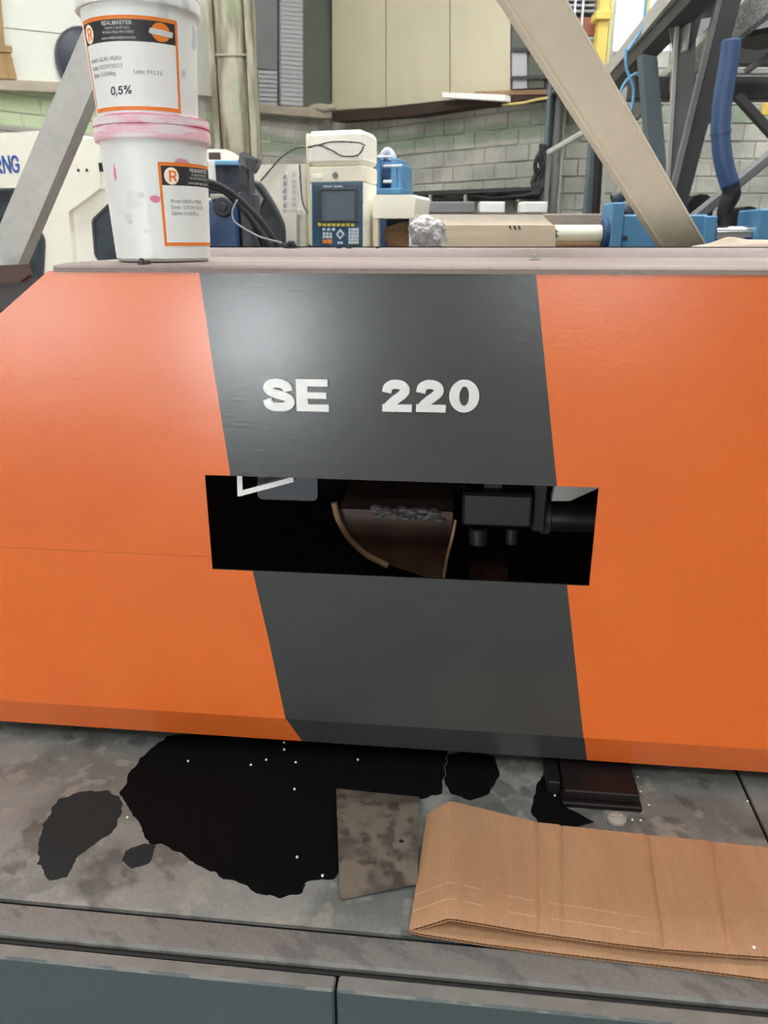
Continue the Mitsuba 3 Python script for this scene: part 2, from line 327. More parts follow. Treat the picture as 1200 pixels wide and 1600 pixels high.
# rest of the shell, out of the picture
rear = Polygon([(-9, 0), (9, 0), (9, ZC), (-9, ZC)], [[(-3.3, .12), (-2.5, .12), (-2.5, .9), (-3.3, .9)], [(.6, .9), (2.6, .9), (2.6, 2.2), (.6, 2.2)], [(-7.8, .1), (-5.0, .1), (-5.0, 1.7), (-7.8, 1.7)]])
struct('wall_rear', W.poly(rear, RY0, RY0 - .2), 'wall_plaster', 'plaster wall with an open gate behind the camera')
lend, rend = FL.w([-9.4, .1, 0])[0], FR.w([7.4, .1, 0])[0]
struct('wall_west', hexa([[-9, RY0, 0], [-9, RY0, ZC], [lend[0], lend[1], ZC], [lend[0], lend[1], 0]], [-.2, 0, 0]), 'wall_plaster', 'plaster wall along the hall side')
struct('wall_east', hexa([[9, RY0, 0], [9, RY0, ZC], [rend[0], rend[1], ZC], [rend[0], rend[1], 0]], [.2, 0, 0]), 'wall_plaster', 'plaster wall along the other hall side')
struct('ceiling', trimesh.creation.box(bounds=[[-12, RY0 - .3, ZC], [12, 13, ZC + .15]]), 'ceiling_sheet', 'pale sheet metal roof lining')
for i, (x0, x1, z0, z1_) in enumerate(((-3.3, -2.5, .12, .9), (.6, 2.6, .9, 2.2), (-7.8, -5.0, .1, 1.7))):
    struct(f'window_{i + 6}', trimesh.creation.box(bounds=[[x0, RY0 - .12, z0], [x1, RY0 - .10, z1_]]), 'lamp_body', 'translucent daylight sheet in the rear wall')
    scene[f'window_{i + 6}']['emitter'] = {'type': 'area', 'radiance': {'type': 'rgb', 'value': [GATE[i] * .96, GATE[i], GATE[i] * 1.03]}}
n = 0
for (x0, x1, y0, y1) in ((-6, 6, -6.2, -4.6), (-5, 5, -3.0, -1.9), (-5, 5, 1.4, 2.6), (-3.5, 6, 4.6, 5.8)):
    n += 1
    m = trimesh.creation.box(bounds=[[x0, y0, ZC - .03], [x1, y1, ZC - .01]])
    struct(f'window_{n + 1}', m, 'lamp_body', 'translucent daylight sheet in the roof')
    scene[f'window_{n + 1}']['emitter'] = {'type': 'area', 'radiance': {'type': 'rgb', 'value': [SKYLIGHT[n - 1] * .98, SKYLIGHT[n - 1], SKYLIGHT[n - 1] * .99]}}
for (x, y) in ((-2.6, -2.6), (1.4, -2.6), (-2.8, 4.2), (1.2, 5.6), (-3.6, 6.2), (4.0, 5.0)):
    k = thing('tube_lamp', 'white tube lamp hanging from the hall roof', 'lamp', 'tube lamps under the roof')
    part(k, 'housing', chamfer([x - .65, y - .12, 5.0], [x + .65, y + .12, 5.06], .01), 'lamp_body')
    t_ = part(k, 'tube', cat(cyl([x - .62, y - .06, 4.97], [x + .62, y - .06, 4.97], .02, 10), cyl([x - .62, y + .06, 4.97], [x + .62, y + .06, 4.97], .02, 10)), 'lamp_body', 30)
    scene[t_]['emitter'] = {'type': 'area', 'radiance': {'type': 'rgb', 'value': [LAMP, LAMP, LAMP * .96]}}
    part(k, 'cord', cat(bar([x - .5, y, 5.05], [x - .5, y, ZC], .008, .008, (1, 0, 0)), bar([x + .5, y, 5.05], [x + .5, y, ZC], .008, .008, (1, 0, 0))), 'black_plastic')

# ---- wall blocks, each a part
BH, J = .166, .012
def lay(holder, fr, s0, s1, z0, z1, bl, skip=None):
    base = None; r0 = int(z0 / BH); cnt = 0
    for r in range(r0, int(z1 / BH)):
        off = (r % 2) * bl / 2
        k0, k1 = int(math.floor((s0 - off) / bl)), int(math.ceil((s1 - off) / bl))
        for k in range(k0, k1):
            a, b = max(k * bl + off, s0), min((k + 1) * bl + off, s1)
            if b - a < .05 or (skip and skip((a + b) / 2, (r + .5) * BH)): continue
            if base is None or abs(b - a - bl) > 1e-6:
                d = mikit.ply(chamfer([J / 2, 0, J / 2], [b - a - J / 2, .06, BH - J / 2], .006), 'block')
                if abs(b - a - bl) < 1e-6: base = d
            else: d = base
            o = fr.w([a, rng.uniform(-.008, .010), r * BH])[0]
            key = uniq_fast(holder + '__block')
            scene[key] = {**d, 'to_world': T().translate(o.tolist()).rotate([0, 0, 1], fr.deg)}; cnt += 1
    return cnt
_n = {}
def uniq_fast(k):
    i = _n.get(k, 0); _n[k] = i + 1
    return k if i == 0 else f'{k}_{i:03d}'
n1 = lay('wall_back', FC, .0, sC - .02, 2.0, 3.42, .29)
n2 = lay('wall_right', FR, .05, 3.4, 1.6, 3.62, .28)
n3 = lay('wall_left', FL, FL.P(-40, 180, 0)[0], FL.P(160, 180, 0)[0], 2.6, 3.22, .4)
n4 = lay('wall_left', FL, FL.P(325, 230, 0)[0], -.02, 2.6, 3.42, .4)
print('blocks', n1, n2, n3, n4)

# ---- wall cladding
def clad(holder, name, fr, pts, t, th, m): return part(holder, name, fr.ppoly(pts, t, th), m)
for (x0, x1, yb0, yb1) in ((519, 602, 172, 167), (604, 702, 166.5, 156), (704, 797, 155.5, 141)):
    clad('wall_back', 'panel', FC, [(x0, -60), (x1, -60), (x1, yb1), (x0, yb0)], -.06, .05, 'beige_sheet')
clad('wall_left', 'panel', FL, [(-60, -60), (135, -60), (135, 56), (-60, 36)], -.05, .05, 'pale_sheet')
clad('wall_left', 'panel', FL, [(-60, 37), (135, 57.5), (135, 134), (-60, 124)], -.045, .045, 'pale_sheet')
clad('wall_left', 'panel', FL, [(136, -60), (330, -60), (330, 150), (136, 135)], -.045, .045, 'pale_sheet')
clad('wall_left', 'panel', FL, [(397, -60), (433, -60), (433, 110), (397, 106)], -.05, .05, 'grey_sheet')
for i in range(8):
    y0 = 109 + i * 7
    clad('wall_left', 'slat', FL, [(397, y0), (433, y0 + 2), (433, y0 + 7.6), (397, y0 + 5.6)], -.05 - .004 * (i % 2), .05, 'slat_pale')
for i in range(28):
    y0 = -32 + i * 7
    clad('wall_left', 'slat', FL, [(439, y0), (474, y0 + 3), (474, y0 + 9.2), (439, y0 + 6.2)], -.06 - .003 * (i % 2), .05, 'slat_pale')
clad('wall_left', 'slab', FL, [(475, -60), (517, -60), (517, 172), (475, 168)], -.08, .07, 'green_grey_slab')
clad('wall_left', 'post', FL, [(433, -60), (439, -60), (439, 166), (433, 165)], -.03, .03, 'black_steel')
part('wall_left', 'ledge', FL.ppoly([(404, 163), (518, 170), (518, 185), (404, 176)], -.16, .16), 'ledge_concrete')
part('wall_left', 'ledge', FL.ppoly([(-60, 121), (152, 131), (152, 147), (-60, 137)], -.14, .14), 'ledge_concrete')
part('wall_back', 'ledge', FC.ppoly([(519, 174), (600, 168), (720, 156), (857, 141), (857, 152), (742, 166), (640, 181), (519, 190)], -.22, .22), 'rust_beam')
k = thing('concrete_pillar', 'weathered grey concrete pillar behind the stacked buckets', 'pillar')
part(k, 'shaft', H.pbox(340, -60, 384, 300, 9.0, .35, .02, zmin=0), 'old_concrete')
part(k, 'rib', H.pbox(386, -60, 397, 300, 8.95, .3, .01, zmin=0), 'old_concrete')
part(k, 'rib', H.pbox(328, -60, 338, 300, 9.02, .3, .01, zmin=0), 'old_concrete')
part(k, 'joint_band', H.pbox(336, 84, 387, 87, 8.985, .03, .002), 'ledge_concrete')

# window in the right wall: frame and pane
part(struct('window_1', cat(FR.box(wx0 - .06, wx0 + .02, -.03, .2, wz0, 5.6), FR.box(wx1 - .02, wx1 + .06, -.03, .2, wz0, 5.6), FR.box(wx0, wx1, -.03, .2, wz0 - .05, wz0 + .02), FR.box(wx0, wx1, -.03, .2, 5.58, 5.65)),
     'light_steel', 'tall bright window in the right wall'), 'mullion', FR.box(wx0 + .31, wx0 + .36, .02, .08, wz0, 5.6), 'yellow_paint')
scene['pane_glass'] = {'type': 'thindielectric'}
part('window_1', 'pane', FR.box(wx0, wx1, .1, .105, wz0, 5.6), 'pane_glass')
part('wall_right', 'panel', FR.ppoly([(1066, -60), (1420, -60), (1420, 128), (1066, 128)], -.04, .05), 'grey_sheet')
part('wall_right', 'panel', FR.ppoly([(862, -60), (953, -60), (953, 130), (862, 130)], -.04, .05), 'green_grey_slab')

# ------------------------------------------------------------------ ORANGE MACHINE GUARD
GT = .0016
def gp(x, y): return W.P(x, y, 0)
zt = (gp(300, 425)[1] + gp(1000, 427)[1]) / 2
zs1 = (gp(322, 742)[1] + gp(935, 762)[1]) / 2; zs0 = (gp(330, 889)[1] + gp(921, 915)[1]) / 2
xs0 = (gp(322, 742)[0] + gp(330, 889)[0]) / 2; xs1 = (gp(935, 762)[0] + gp(921, 915)[0]) / 2
zf = (gp(100, 1102)[1] + gp(1100, 1164)[1]) / 2
GX0, GX1 = -1.45, 1.60
chamf = gp(75, 425)[0]; slope = (zt - gp(0, 490)[1]) / (chamf - gp(0, 490)[0]); xl = GX0; zl = zt - slope * (chamf - xl)
if zl < zf + .2: zl = zf + .2; xl = chamf - (zt - zl) / slope
slot = sbox(xs0, zs0, xs1, zs1)
whole = Polygon([(xl, zf), (GX1, zf), (GX1, zt), (chamf, zt), (xl, zl)]).difference(slot)
sl = [(310, 425), (335, 585), (360, 742), (395, 893), (421, 1005), (447, 1121)]; sr = [(836, 427), (870, 757), (886, 915), (913, 1152)]
L_ = [gp(*p) for p in sl]; R_ = [gp(*p) for p in sr]
L_[0] = (L_[0][0], zt + .01); R_[0] = (R_[0][0], zt + .01); L_[-1] = (L_[-1][0], zf - .01); R_[-1] = (R_[-1][0], zf - .01)
stripe = Polygon(L_ + R_[::-1])
left = Polygon([(xl - .1, zf - .1), *L_[::-1], (xl - .1, zt + .1)]).difference(stripe)
print('guard', zt, zs1, zs0, zf, xs0, xs1, 'xl', xl, zl)
gd = thing('machine_guard', 'orange machine guard with slanting dark grey stripe and letterbox slot', 'machine guard')
sp = whole.intersection(stripe); lp = whole.difference(stripe).intersection(Polygon([(xl - 1, -1), (L_[-1][0], -1), *L_[::-1], (xl - 1, 3)]))
rp = whole.difference(stripe).difference(lp)
def geo(p): return [g for g in getattr(p, 'geoms', [p]) if g.geom_type == 'Polygon' and g.area > 1e-5]
part(gd, 'orange_panel', cat([W.poly(g, 0, GT) for g in geo(lp)]), 'orange_paint')
part(gd, 'orange_panel', cat([W.poly(g, 0, GT) for g in geo(rp)]), 'orange_paint')
part(gd, 'grey_stripe', cat([W.poly(g, 0, GT) for g in geo(sp)]), 'grey_paint', label='dark grey slanting stripe')
# folded bottom flange: turns in and down under the panel
zb2 = (gp(100, 1136)[1] + gp(1100, 1197)[1]) / 2; yf = .058
zb2 = CAM[2] + (zb2 - CAM[2]) * (1.5 + yf) / 1.5
def flange(xa, xb, xa2, xb2): return hexa([[xa, 0, zf], [xb, 0, zf], [xb2, yf, zb2], [xa2, yf, zb2]], [0, GT, .001])
lx, rx = L_[-1][0], R_[-1][0]; lx2, rx2 = at(472, 1158, yf)[0], at(917, 1188, yf)[0]
part(gd, 'bottom_flange', flange(xl, lx, xl, lx2), 'orange_paint'); part(gd, 'bottom_flange', flange(rx, GX1, rx2, GX1), 'orange_paint'); part(gd, 'bottom_flange', flange(lx, rx, lx2, rx2), 'grey_paint')
part(gd, 'slot_trim', W.box(xs0, xs1, -.0004, GT + .002, zs0 - .0002, zs0 + .0008), 'black_inside')
# chamfered end, back and roof
part(gd, 'end_panel', cat(hexa([[xl, 0.003, zf], [xl, 0.003, zl], [xl, .85, zl], [xl, .85, zf]], [.003, 0, 0]), hexa([[xl, .003, zl], [chamf, .003, zt], [chamf, .85, zt], [xl, .85, zl]], [0, 0, -.003])), 'orange_paint')
part(gd, 'end_panel', hexa([[GX1, 0.003, zf], [GX1, 0.003, zt], [GX1, .85, zt], [GX1, .85, zf]], [-.003, 0, 0]), 'orange_paint')
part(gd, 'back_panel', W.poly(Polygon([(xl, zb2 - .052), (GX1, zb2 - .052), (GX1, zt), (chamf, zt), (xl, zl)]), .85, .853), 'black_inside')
rx0 = at(97, 418, .03)[0]
z1, z2, z3, z4 = zt + .004, at(600, 412, .06)[2], at(600, 405, .33)[2], at(600, 388.5, .372)[2]
prof = [(-.004, zt + .001), (-.005, zt + .007), (.0, z1 + .007), (.05, z2), (.33, z3), (.350, z3 + .004), (.366, z4 - .005), (.376, z4), (.52, z4 + .0035), (.84, z4 - .02)]
prof2 = [(y, z - .0025) for y, z in prof[::-1]]
def roof_mesh(xa, xb, pr):
    v, f = [], []
    for x in (xa, xb): v += [[x, y, z] for y, z in pr]
    k = len(pr)
    for i in range(k - 1): f += [[i, i + k, i + k + 1], [i, i + k + 1, i + 1]]
    return trimesh.Trimesh(v, f, process=False)
rp1, rp2 = roof_mesh(rx0, GX1, prof), roof_mesh(rx0, GX1, [(y, z - .003) for y, z in prof])
rp2.invert()
part(gd, 'roof_plate', cat(rp1, rp2), 'dusty_roof', 25, label='dusty brown grey roof plate')
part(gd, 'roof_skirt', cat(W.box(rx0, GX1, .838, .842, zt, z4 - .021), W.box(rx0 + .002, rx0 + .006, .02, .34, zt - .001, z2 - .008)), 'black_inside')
bz = at(835, 416, .28)
part(gd, 'bolt', cat(cyl([bz[0], .28, z3 - .004], [bz[0], .28, z3 + .004], .012, 16, .001), cyl([bz[0], .28, z3 + .004], [bz[0], .28, z3 + .012], .007, 6, .001)), 'light_steel', 30)
bc = at(227, 414, .035)
part(gd, 'clip', cat(chamfer([bc[0] - .010, .02, z1 + .000], [bc[0] + .010, .04, z2 + .006], .002), chamfer([bc[0] - .004, .016, z1], [bc[0] + .004, .022, z2 + .010], .001)), 'dark_brown')
# raised lettering SE 220
def arc_letter(pts, w, extra=None, sx=1.0):
    p = LineString(spline(pts, 10)[:, :2]).buffer(w / 2, cap_style='flat', join_style='round')
    if extra is not None: p = unary_union([p, extra])
    return p.intersection(sbox(-1, 0, 2, 1))
GL = {
 'S': arc_letter([(.74, .62, 0), (.68, .78, 0), (.46, .865, 0), (.24, .82, 0), (.17, .70, 0), (.26, .585, 0), (.47, .515, 0), (.69, .43, 0), (.78, .29, 0), (.69, .17, 0), (.46, .13, 0), (.22, .18, 0), (.13, .37, 0)], .27),
 'E': unary_union([sbox(.03, 0, .37, 1), sbox(.03, 0, .96, .225), sbox(.03, .775, .94, 1), sbox(.03, .40, .90, .60)]).buffer(-.02).buffer(.02, quad_segs=3),
 '2': arc_letter([(.17, .60, 0), (.22, .78, 0), (.42, .865, 0), (.64, .81, 0), (.71, .67, 0), (.62, .53, 0), (.40, .35, 0), (.22, .16, 0), (.16, .0, 0)], .28, sbox(.04, 0, .92, .235)),
 '0': affinity.scale(Point(0, 0).buffer(1, 24), .47, .5).difference(affinity.scale(Point(0, 0).buffer(1, 16), .15, .30)),
}
for ch, x0, x1, y0, y1 in (('S', 411, 461, 591, 642), ('E', 463.5, 514, 592, 642.5), ('2', 597, 644, 593, 643), ('2', 650, 697, 593.5, 643.5), ('0', 702, 749, 593, 644)):
    a, b = gp(x0, (y0 + y1) / 2)[0], gp(x1, (y0 + y1) / 2)[0]; c, d = gp((x0 + x1) / 2, y1)[1], gp((x0 + x1) / 2, y0)[1]
    g = GL[ch]; bx = g.bounds
    g = affinity.affine_transform(g, [(b - a) / (bx[2] - bx[0]), 0, 0, (d - c) / (bx[3] - bx[1]), a - bx[0] * (b - a) / (bx[2] - bx[0]), c - bx[1] * (d - c) / (bx[3] - bx[1])])
    back, face = cat([W.poly(q, -.0045, 0) for q in geo(g)]), cat([W.poly(q, -.006, -.0045) for q in geo(g.buffer(-.0012))])
    part(gd, 'letter', cat(back, face), 'letter_silver', label=f'raised silver character {ch}')

# ------------------------------------------------------------------ what shows in the slot
mc = thing('nozzle_barrel', 'brown injection barrel with tan strap seen inside the dark slot', 'barrel')
def wi(x, y, t): return W.pt(x, y, t)
bcn = wi(625, 850, .40)
part(mc, 'barrel', W.poly(Polygon([wp[::2] for wp in [W.pt(x, y, .30) for x, y in ((527, 795), (533, 815), (543, 835), (560, 855), (580, 870), (606, 883), (640, 893), (694, 912), (704, 860), (708, 800), (640, 798))]]).buffer(-.006).buffer(.006), .30, .56), 'barrel_brown', 25)
rim = wi(630, 803, .30)
rs = []
for i in range(46):
    c = np.array([rim[0] - .075 + .0037 * i, .30 + rng.uniform(-.006, .006), rim[2] + rng.uniform(-.013, .013)])
    s = trimesh.creation.icosphere(2, rng.uniform(.006, .013)); s.apply_scale([1.3, 1, .7]); s.apply_translation(c); rs.append(s)
part(mc, 'residue', cat(rs), 'residue', True, stuff=True, label='shiny lumpy plastic residue along the barrel')
part(mc, 'strap', tube([wi(522, 785, .285), wi(529, 812, .285), wi(546, 841, .285), wi(572, 866, .285), wi(606, 884, .285)], .0085, 8), 'strap_tan', True, label='tan curved strap')
part(mc, 'cable', tube([wi(712, 812, .2), wi(707, 838, .2), wi(699, 868, .2), wi(692, 908, .2)], .0038, 8), 'strap_tan', True)
part(mc, 'support', W.box(bcn[0] - .05, bcn[0] + .05, .40, .50, .56, wi(640, 890, .3)[2], .004), 'black_inside')
part(mc, 'lower_cover', W.box(wi(735, 880, .4)[0], wi(795, 880, .4)[0], .40, .50, .57, wi(760, 882, .4)[2], .01), 'barrel_brown')
k = thing('junction_box', 'black plug box with two round connectors in the slot', 'connector box')
jz = .16
part(k, 'box', W.pbox(722, 772, 832, 824, jz, .1, .006), 'black_plastic')
part(k, 'bracket', W.pbox(832, 755, 854, 832, jz + .03, .08, .004), 'black_inside')
for x in (748, 800):
    p = wi(x, 824, jz + .04); part(k, 'connector', cyl([p[0], p[1], p[2] - .042], p, .022 if x == 748 else .014, 20, .003), 'black_plastic', 30)
p = wi(770, 760, jz + .06); part(k, 'stem', W.box(p[0] - .02, p[0] + .02, jz + .04, jz + .08, p[2] - .03, zt - .003), 'black_inside')
k = thing('guide_rod', 'dark horizontal round rod at the right end of the slot', 'rod')
p0, p1 = wi(846, 806, .26), wi(1010, 812, .26)
part(k, 'shaft', cyl(p0, [GX1 - .003, p0[1], p0[2]], .036, 28, .003), 'black_plastic', 30)
part(k, 'collar', cyl([p0[0] - .004, p0[1], p0[2]], [p0[0] + .02, p0[1], p0[2]], .043, 28, .003), 'black_steel', 30)
k = thing('white_bracket', 'white bent sheet bracket at upper left of the slot', 'bracket')
by = .03
part(k, 'frame', cat(W.ppoly([(370, 735), (378, 735), (379, 766), (458, 745), (459, 752), (371, 776)], by, .002), hexa([wi(373, 776, by), wi(459, 753, by), wi(459, 753, by) + [0, .025, 0], wi(373, 776, by) + [0, .025, 0]], [0, 0, .0015])), 'white_light')
part(k, 'arm', W.box(wi(374, 740, by)[0], wi(380, 740, by)[0], GT, by + .02, zs1 + .004, zs1 + .016), 'white_light')
k = thing('grey_inner_plate', 'grey plate with rounded corners hanging inside the slot', 'plate')
part(k, 'plate', W.ppoly([(402, 700), (496, 700), (496, 783), (402, 780)], .10, .004, r=.012), 'gasket')
part(k, 'hanger', W.box(wi(440, 720, .1)[0], wi(460, 720, .1)[0], .10, .108, wi(440, 702, .1)[2], zt - .002), 'black_steel')
k = thing('pale_inner_cover', 'pale grey cover corner above the rod in the slot', 'cover')
part(k, 'cover', W.ppoly([(872, 735), (935, 735), (935, 763), (890, 783), (862, 783)], .20, .03), 'light_steel')
part(k, 'hanger', W.box(wi(900, 750, .2)[0], wi(925, 750, .2)[0], .202, .226, wi(900, 740, .2)[2], zt - .002), 'black_steel')

# ------------------------------------------------------------------ MACHINE BASE
zb = zb2 - .055
Yr0, Yr1 = atz(600, 1463, zb)[1], atz(600, 1518, zb)[1]
bs = thing('machine_bed', 'dark grey machine bed with dusty top plate and front doors', 'machine')
g0, g1 = atz(1150, 1203, zb), atz(1200, 1312, zb)
gdir = (g1 - g0) / np.linalg.norm(g1 - g0)
def gl(y): return g0[0] + (y - g0[1]) * gdir[0] / gdir[1]
BX0, BX1, YB = -1.9, 2.1, .855
def flat(poly, z0, z1, c=0):
    m = trimesh.creation.extrude_polygon(poly, z1 - z0, engine='earcut'); m.apply_translation([0, 0, z0]); return m
Ym = Yr0 + .006
part(bs, 'top_plate', flat(Polygon([(BX0, Ym), (gl(Ym) - .004, Ym), (gl(YB) - .004, YB), (BX0, YB)]), zb - .008, zb), 'dusty_bed')
part(bs, 'top_plate', flat(Polygon([(gl(Ym) + .004, Ym), (BX1, Ym), (BX1, YB), (gl(YB) + .004, YB)]), zb - .008, zb), 'dusty_bed')
part(bs, 'edge_rail', chamfer([BX0, Yr1, zb - .05], [BX1, Yr0 - .004, zb + .004], .005), 'worn_rail', label='worn grey rail along the front edge')
Yp = Yr1 - .012
xg = atz(524, 1540, zb)[0]
yp1 = atz(600, 1556, zb - .004)[1]
part(bs, 'front_panel', chamfer([BX0, yp1, .08], [xg - .002, Yp, zb - .004], .004), 'panel_paint')
part(bs, 'front_panel', chamfer([xg + .003, yp1 - .002, .08], [BX1, Yp, zb - .001], .004), 'panel_paint')
part(bs, 'body', trimesh.creation.box(bounds=[[BX0, Yp + .002, 0], [BX1, YB, zb - .0085]]), 'black_inside')

def zpts(pts, z): return [tuple(atz(x, y, z)[:2]) for x, y in pts]
def blob(pts, rough=.012, seed=0):
    p = Polygon(zpts(pts, zb)).exterior; q = []
    r_ = np.random.default_rng(seed); L = p.length; k = int(L / .006)
    nz = meshkit.fbm(np.stack([np.arange(k) * .35, np.zeros(k), np.zeros(k) + seed], 1), 4) - .5
    for i in range(k):
        a = np.array(p.interpolate(i / k * L).coords[0]); b = np.array(p.interpolate((i + .5) / k * L).coords[0]); tn = b - a; nn = np.array([tn[1], -tn[0]]) / (np.linalg.norm(tn) + 1e-9)
        q.append(a + nn * nz[i] * rough * 2)
    g = Polygon(q).buffer(0); return max(geo(g), key=lambda x: x.area)
pool = blob([(262, 1150), (228, 1178), (205, 1205), (190, 1240), (200, 1268), (214, 1282), (222, 1300), (238, 1318), (262, 1322), (290, 1338), (322, 1358), (352, 1372), (385, 1382), (402, 1396), (430, 1402), (470, 1396), (476, 1378), (522, 1374), (560, 1330), (600, 1260), (690, 1240), (700, 1170), (560, 1120)], .007, 3)
solo('oil_puddle', flat(pool, zb + .0002, zb + .0014), 'oil', 'large black oil puddle on the machine base under the guard', 'oil puddle')
damp = blob([(60, 1350), (58, 1320), (72, 1280), (90, 1250), (130, 1236), (170, 1236), (186, 1246), (192, 1268), (176, 1300), (150, 1318), (120, 1340), (104, 1372), (78, 1376)], .006, 5)
solo('damp_stain', flat(damp, zb, zb + .0006), 'damp', 'dark grey damp stain on the base left of the black puddle', 'stain')
d3 = blob([(190, 1344), (196, 1330), (225, 1318), (243, 1322), (235, 1348), (205, 1358)], .003, 8)
solo('damp_stain', flat(d3.difference(pool), zb, zb + .0006), 'damp', 'small dark damp patch touching the lower left of the black puddle', 'stain')
d4 = blob([(690, 1210), (700, 1180), (735, 1172), (772, 1182), (782, 1210), (764, 1240), (735, 1251), (704, 1240)], .003, 12)
solo('damp_stain', flat(d4.difference(pool.buffer(.002)), zb, zb + .0006), 'oil', 'round black oil stain behind the folded cardboard', 'stain')
d5 = blob([(830, 1270), (838, 1225), (862, 1190), (885, 1190), (885, 1262), (930, 1285), (900, 1292), (845, 1290)], .003, 14)
solo('damp_stain', flat(d5, zb, zb + .0006), 'oil', 'black oil stain beside the black slide block', 'stain')

# slide block under the guard
k = thing('slide_block', 'black stepped slide block under the guard on the base', 'slide block')
pA, pB = atz(878, 1262, zb), atz(1003, 1270, zb); yb_ = (pA[1] + pB[1]) / 2
part(k, 'foot', chamfer([pA[0], yb_, zb], [pB[0], .22, zb + .014], .003), 'slide_black')
part(k, 'block', chamfer([pA[0] + .004, yb_ + .012, zb + .014], [pB[0] - .006, .22, zb + .038], .003), 'slide_black')
part(k, 'step', chamfer([pA[0] - .03, yb_ + .04, zb], [pA[0], .2, zb + .036], .003), 'black_inside')
k = thing('plastic_nut', 'small pale plastic nut on the base beside the black slide block', 'nut')
cp = atz(963, 1283, zb)
part(k, 'body', lathe([[0, 0], [.020, 0], [.022, .003], [.021, .009], [.016, .013], [0, .014]], cp, 10), 'cap_plastic', 40)
part(k, 'slot_bar', chamfer([cp[0] - .013, cp[1] - .003, cp[2] + .0135], [cp[0] + .013, cp[1] + .003, cp[2] + .0175], .001), 'cap_plastic')

# white pellets
pl = mikit.ply(trimesh.creation.icosphere(2, .0031), 'pellet_white', True)
def pellet(x, y, label, z=None, grp='white pellets scattered on the base'):
    key = thing('plastic_pellet', label, 'pellet', grp); q = atz(x, y, (zb if z is None else z) + .003)
    scene[key] = {**pl, 'to_world': T().translate(q.tolist()).scale([1, 1, .9])}
for x, y, lb in ((294, 1189, 'leftmost tiny white pellet in the black puddle below the orange flange'), (392, 1195, 'tiny white pellet in the puddle, left one of a close pair'), (416, 1187, 'tiny white pellet in the puddle, right one of a close pair'),
                 (444, 1171, 'tiny white pellet just below the one touching the guard edge'), (444, 1160, 'tiny white pellet touching the guard edge at the stripe corner'), (462, 1191, 'tiny white pellet in the puddle right below the corner of the grey stripe'),
                 (559, 1187, 'tiny white pellet in the puddle above the top edge of the metal plate'), (460, 1233, 'tiny white pellet in the puddle level with the top of the metal plate'), (464, 1339, 'tiny white pellet low in the puddle, left of the middle of the metal plate'),
                 (504, 1368, 'tiny white pellet in the puddle beside the lower left corner of the metal plate')):
    pellet(x, y, lb, zb + .0012)
pellet(199, 1277, 'tiny white plastic pellet at the left rim of the puddle')
for x, y, lb in ((996, 1214, 'tiny white pellet beside the slide block, nearest to the guard'), (1001, 1237, 'tiny white pellet beside the slide block, second from the guard'), (1014, 1258, 'tiny white pellet to the right of the front corner of the slide block'),
                 (988, 1281, 'tiny white pellet right next to the pale plastic nut'), (1001, 1282, 'tiny white pellet second to the right of the pale plastic nut')):
    pellet(x, y, lb)
pellet(867, 1243, 'tiny white plastic pellet in the oil stain beside the slide block', zb + .0006)
pellet(1168, 1252, 'tiny white plastic pellet close to the joint of the top plate')

# bent stained plate
k = thing('metal_plate', 'small stained grey metal plate with a hole left of the cardboard', 'plate')
zpl = zb + .008
c4 = zpts([(525, 1232), (656, 1247), (652, 1384), (531, 1404)], zpl)
pg = Polygon(c4).buffer(-.006).buffer(.006); hc = atz(627, 1322, zpl)
pg = pg.difference(Point(hc[0], hc[1]).buffer(.0055, 8))
m = flat(pg, 0, .0035); m = m.subdivide_to_size(.012)
cx, cy = np.mean(np.array(c4), 0); hh = (c4[0][1] - c4[3][1]) / 2
v = np.array(m.vertices); u = np.clip((v[:, 1] - cy) / hh, -1.05, 1.05)
v[:, 2] += zb + .0014 + .016 * (1 - u ** 2) + .004 * meshkit.noise(np.c_[v[:, :2] * 14, v[:, 2] * 0]); m.vertices = v
part(k, 'sheet', m, 'stained_metal', 35)

# folded cardboard
k = thing('cardboard_sheet', 'folded brown corrugated cardboard lying on the machine base', 'cardboard')
ht = .036
def cst(nx, ny, fx, fy, z): return np.r_[atz(nx, ny, zb + z), atz(fx, fy, zb + z)]
z0c = .0082
st = [cst(1330, 1552, 1330, 1380, z0c), cst(1200, 1532, 1200, 1372, z0c), cst(1050, 1512, 1060, 1352, z0c), cst(880, 1492, 900, 1320, z0c), cst(760, 1477, 790, 1300, z0c), cst(660, 1461, 690, 1282, z0c),
      cst(640, 1456, 668, 1275, .0095), cst(648, 1453, 674, 1270, .014), cst(675, 1445, 690, 1261, .024), cst(700, 1437, 704, 1254, ht), cst(712, 1438, 716, 1256, ht + .001), cst(760, 1446, 770, 1269, ht - .002), cst(836, 1459, 834, 1285, ht - .006),
      cst(840, 1460, 838, 1287, ht - .0105), cst(846, 1460, 843, 1287, ht - .006), cst(872, 1464, 872, 1290, ht - .008), cst(876, 1465, 876, 1292, ht - .0125), cst(882, 1465, 881, 1292, ht - .008), cst(960, 1476, 954, 1300, ht - .008), cst(1030, 1484, 1004, 1305, ht - .007), cst(1036, 1485, 1010, 1307, ht - .0135), cst(1042, 1485, 1016, 1307, ht - .007),
      cst(1130, 1492, 1104, 1315, ht - .010), cst(1136, 1493, 1110, 1317, ht - .0145), cst(1142, 1493, 1116, 1317, ht - .010), cst(1200, 1497, 1200, 1326, ht - .012), cst(1330, 1507, 1330, 1338, ht - .014)]
st = np.array(st)
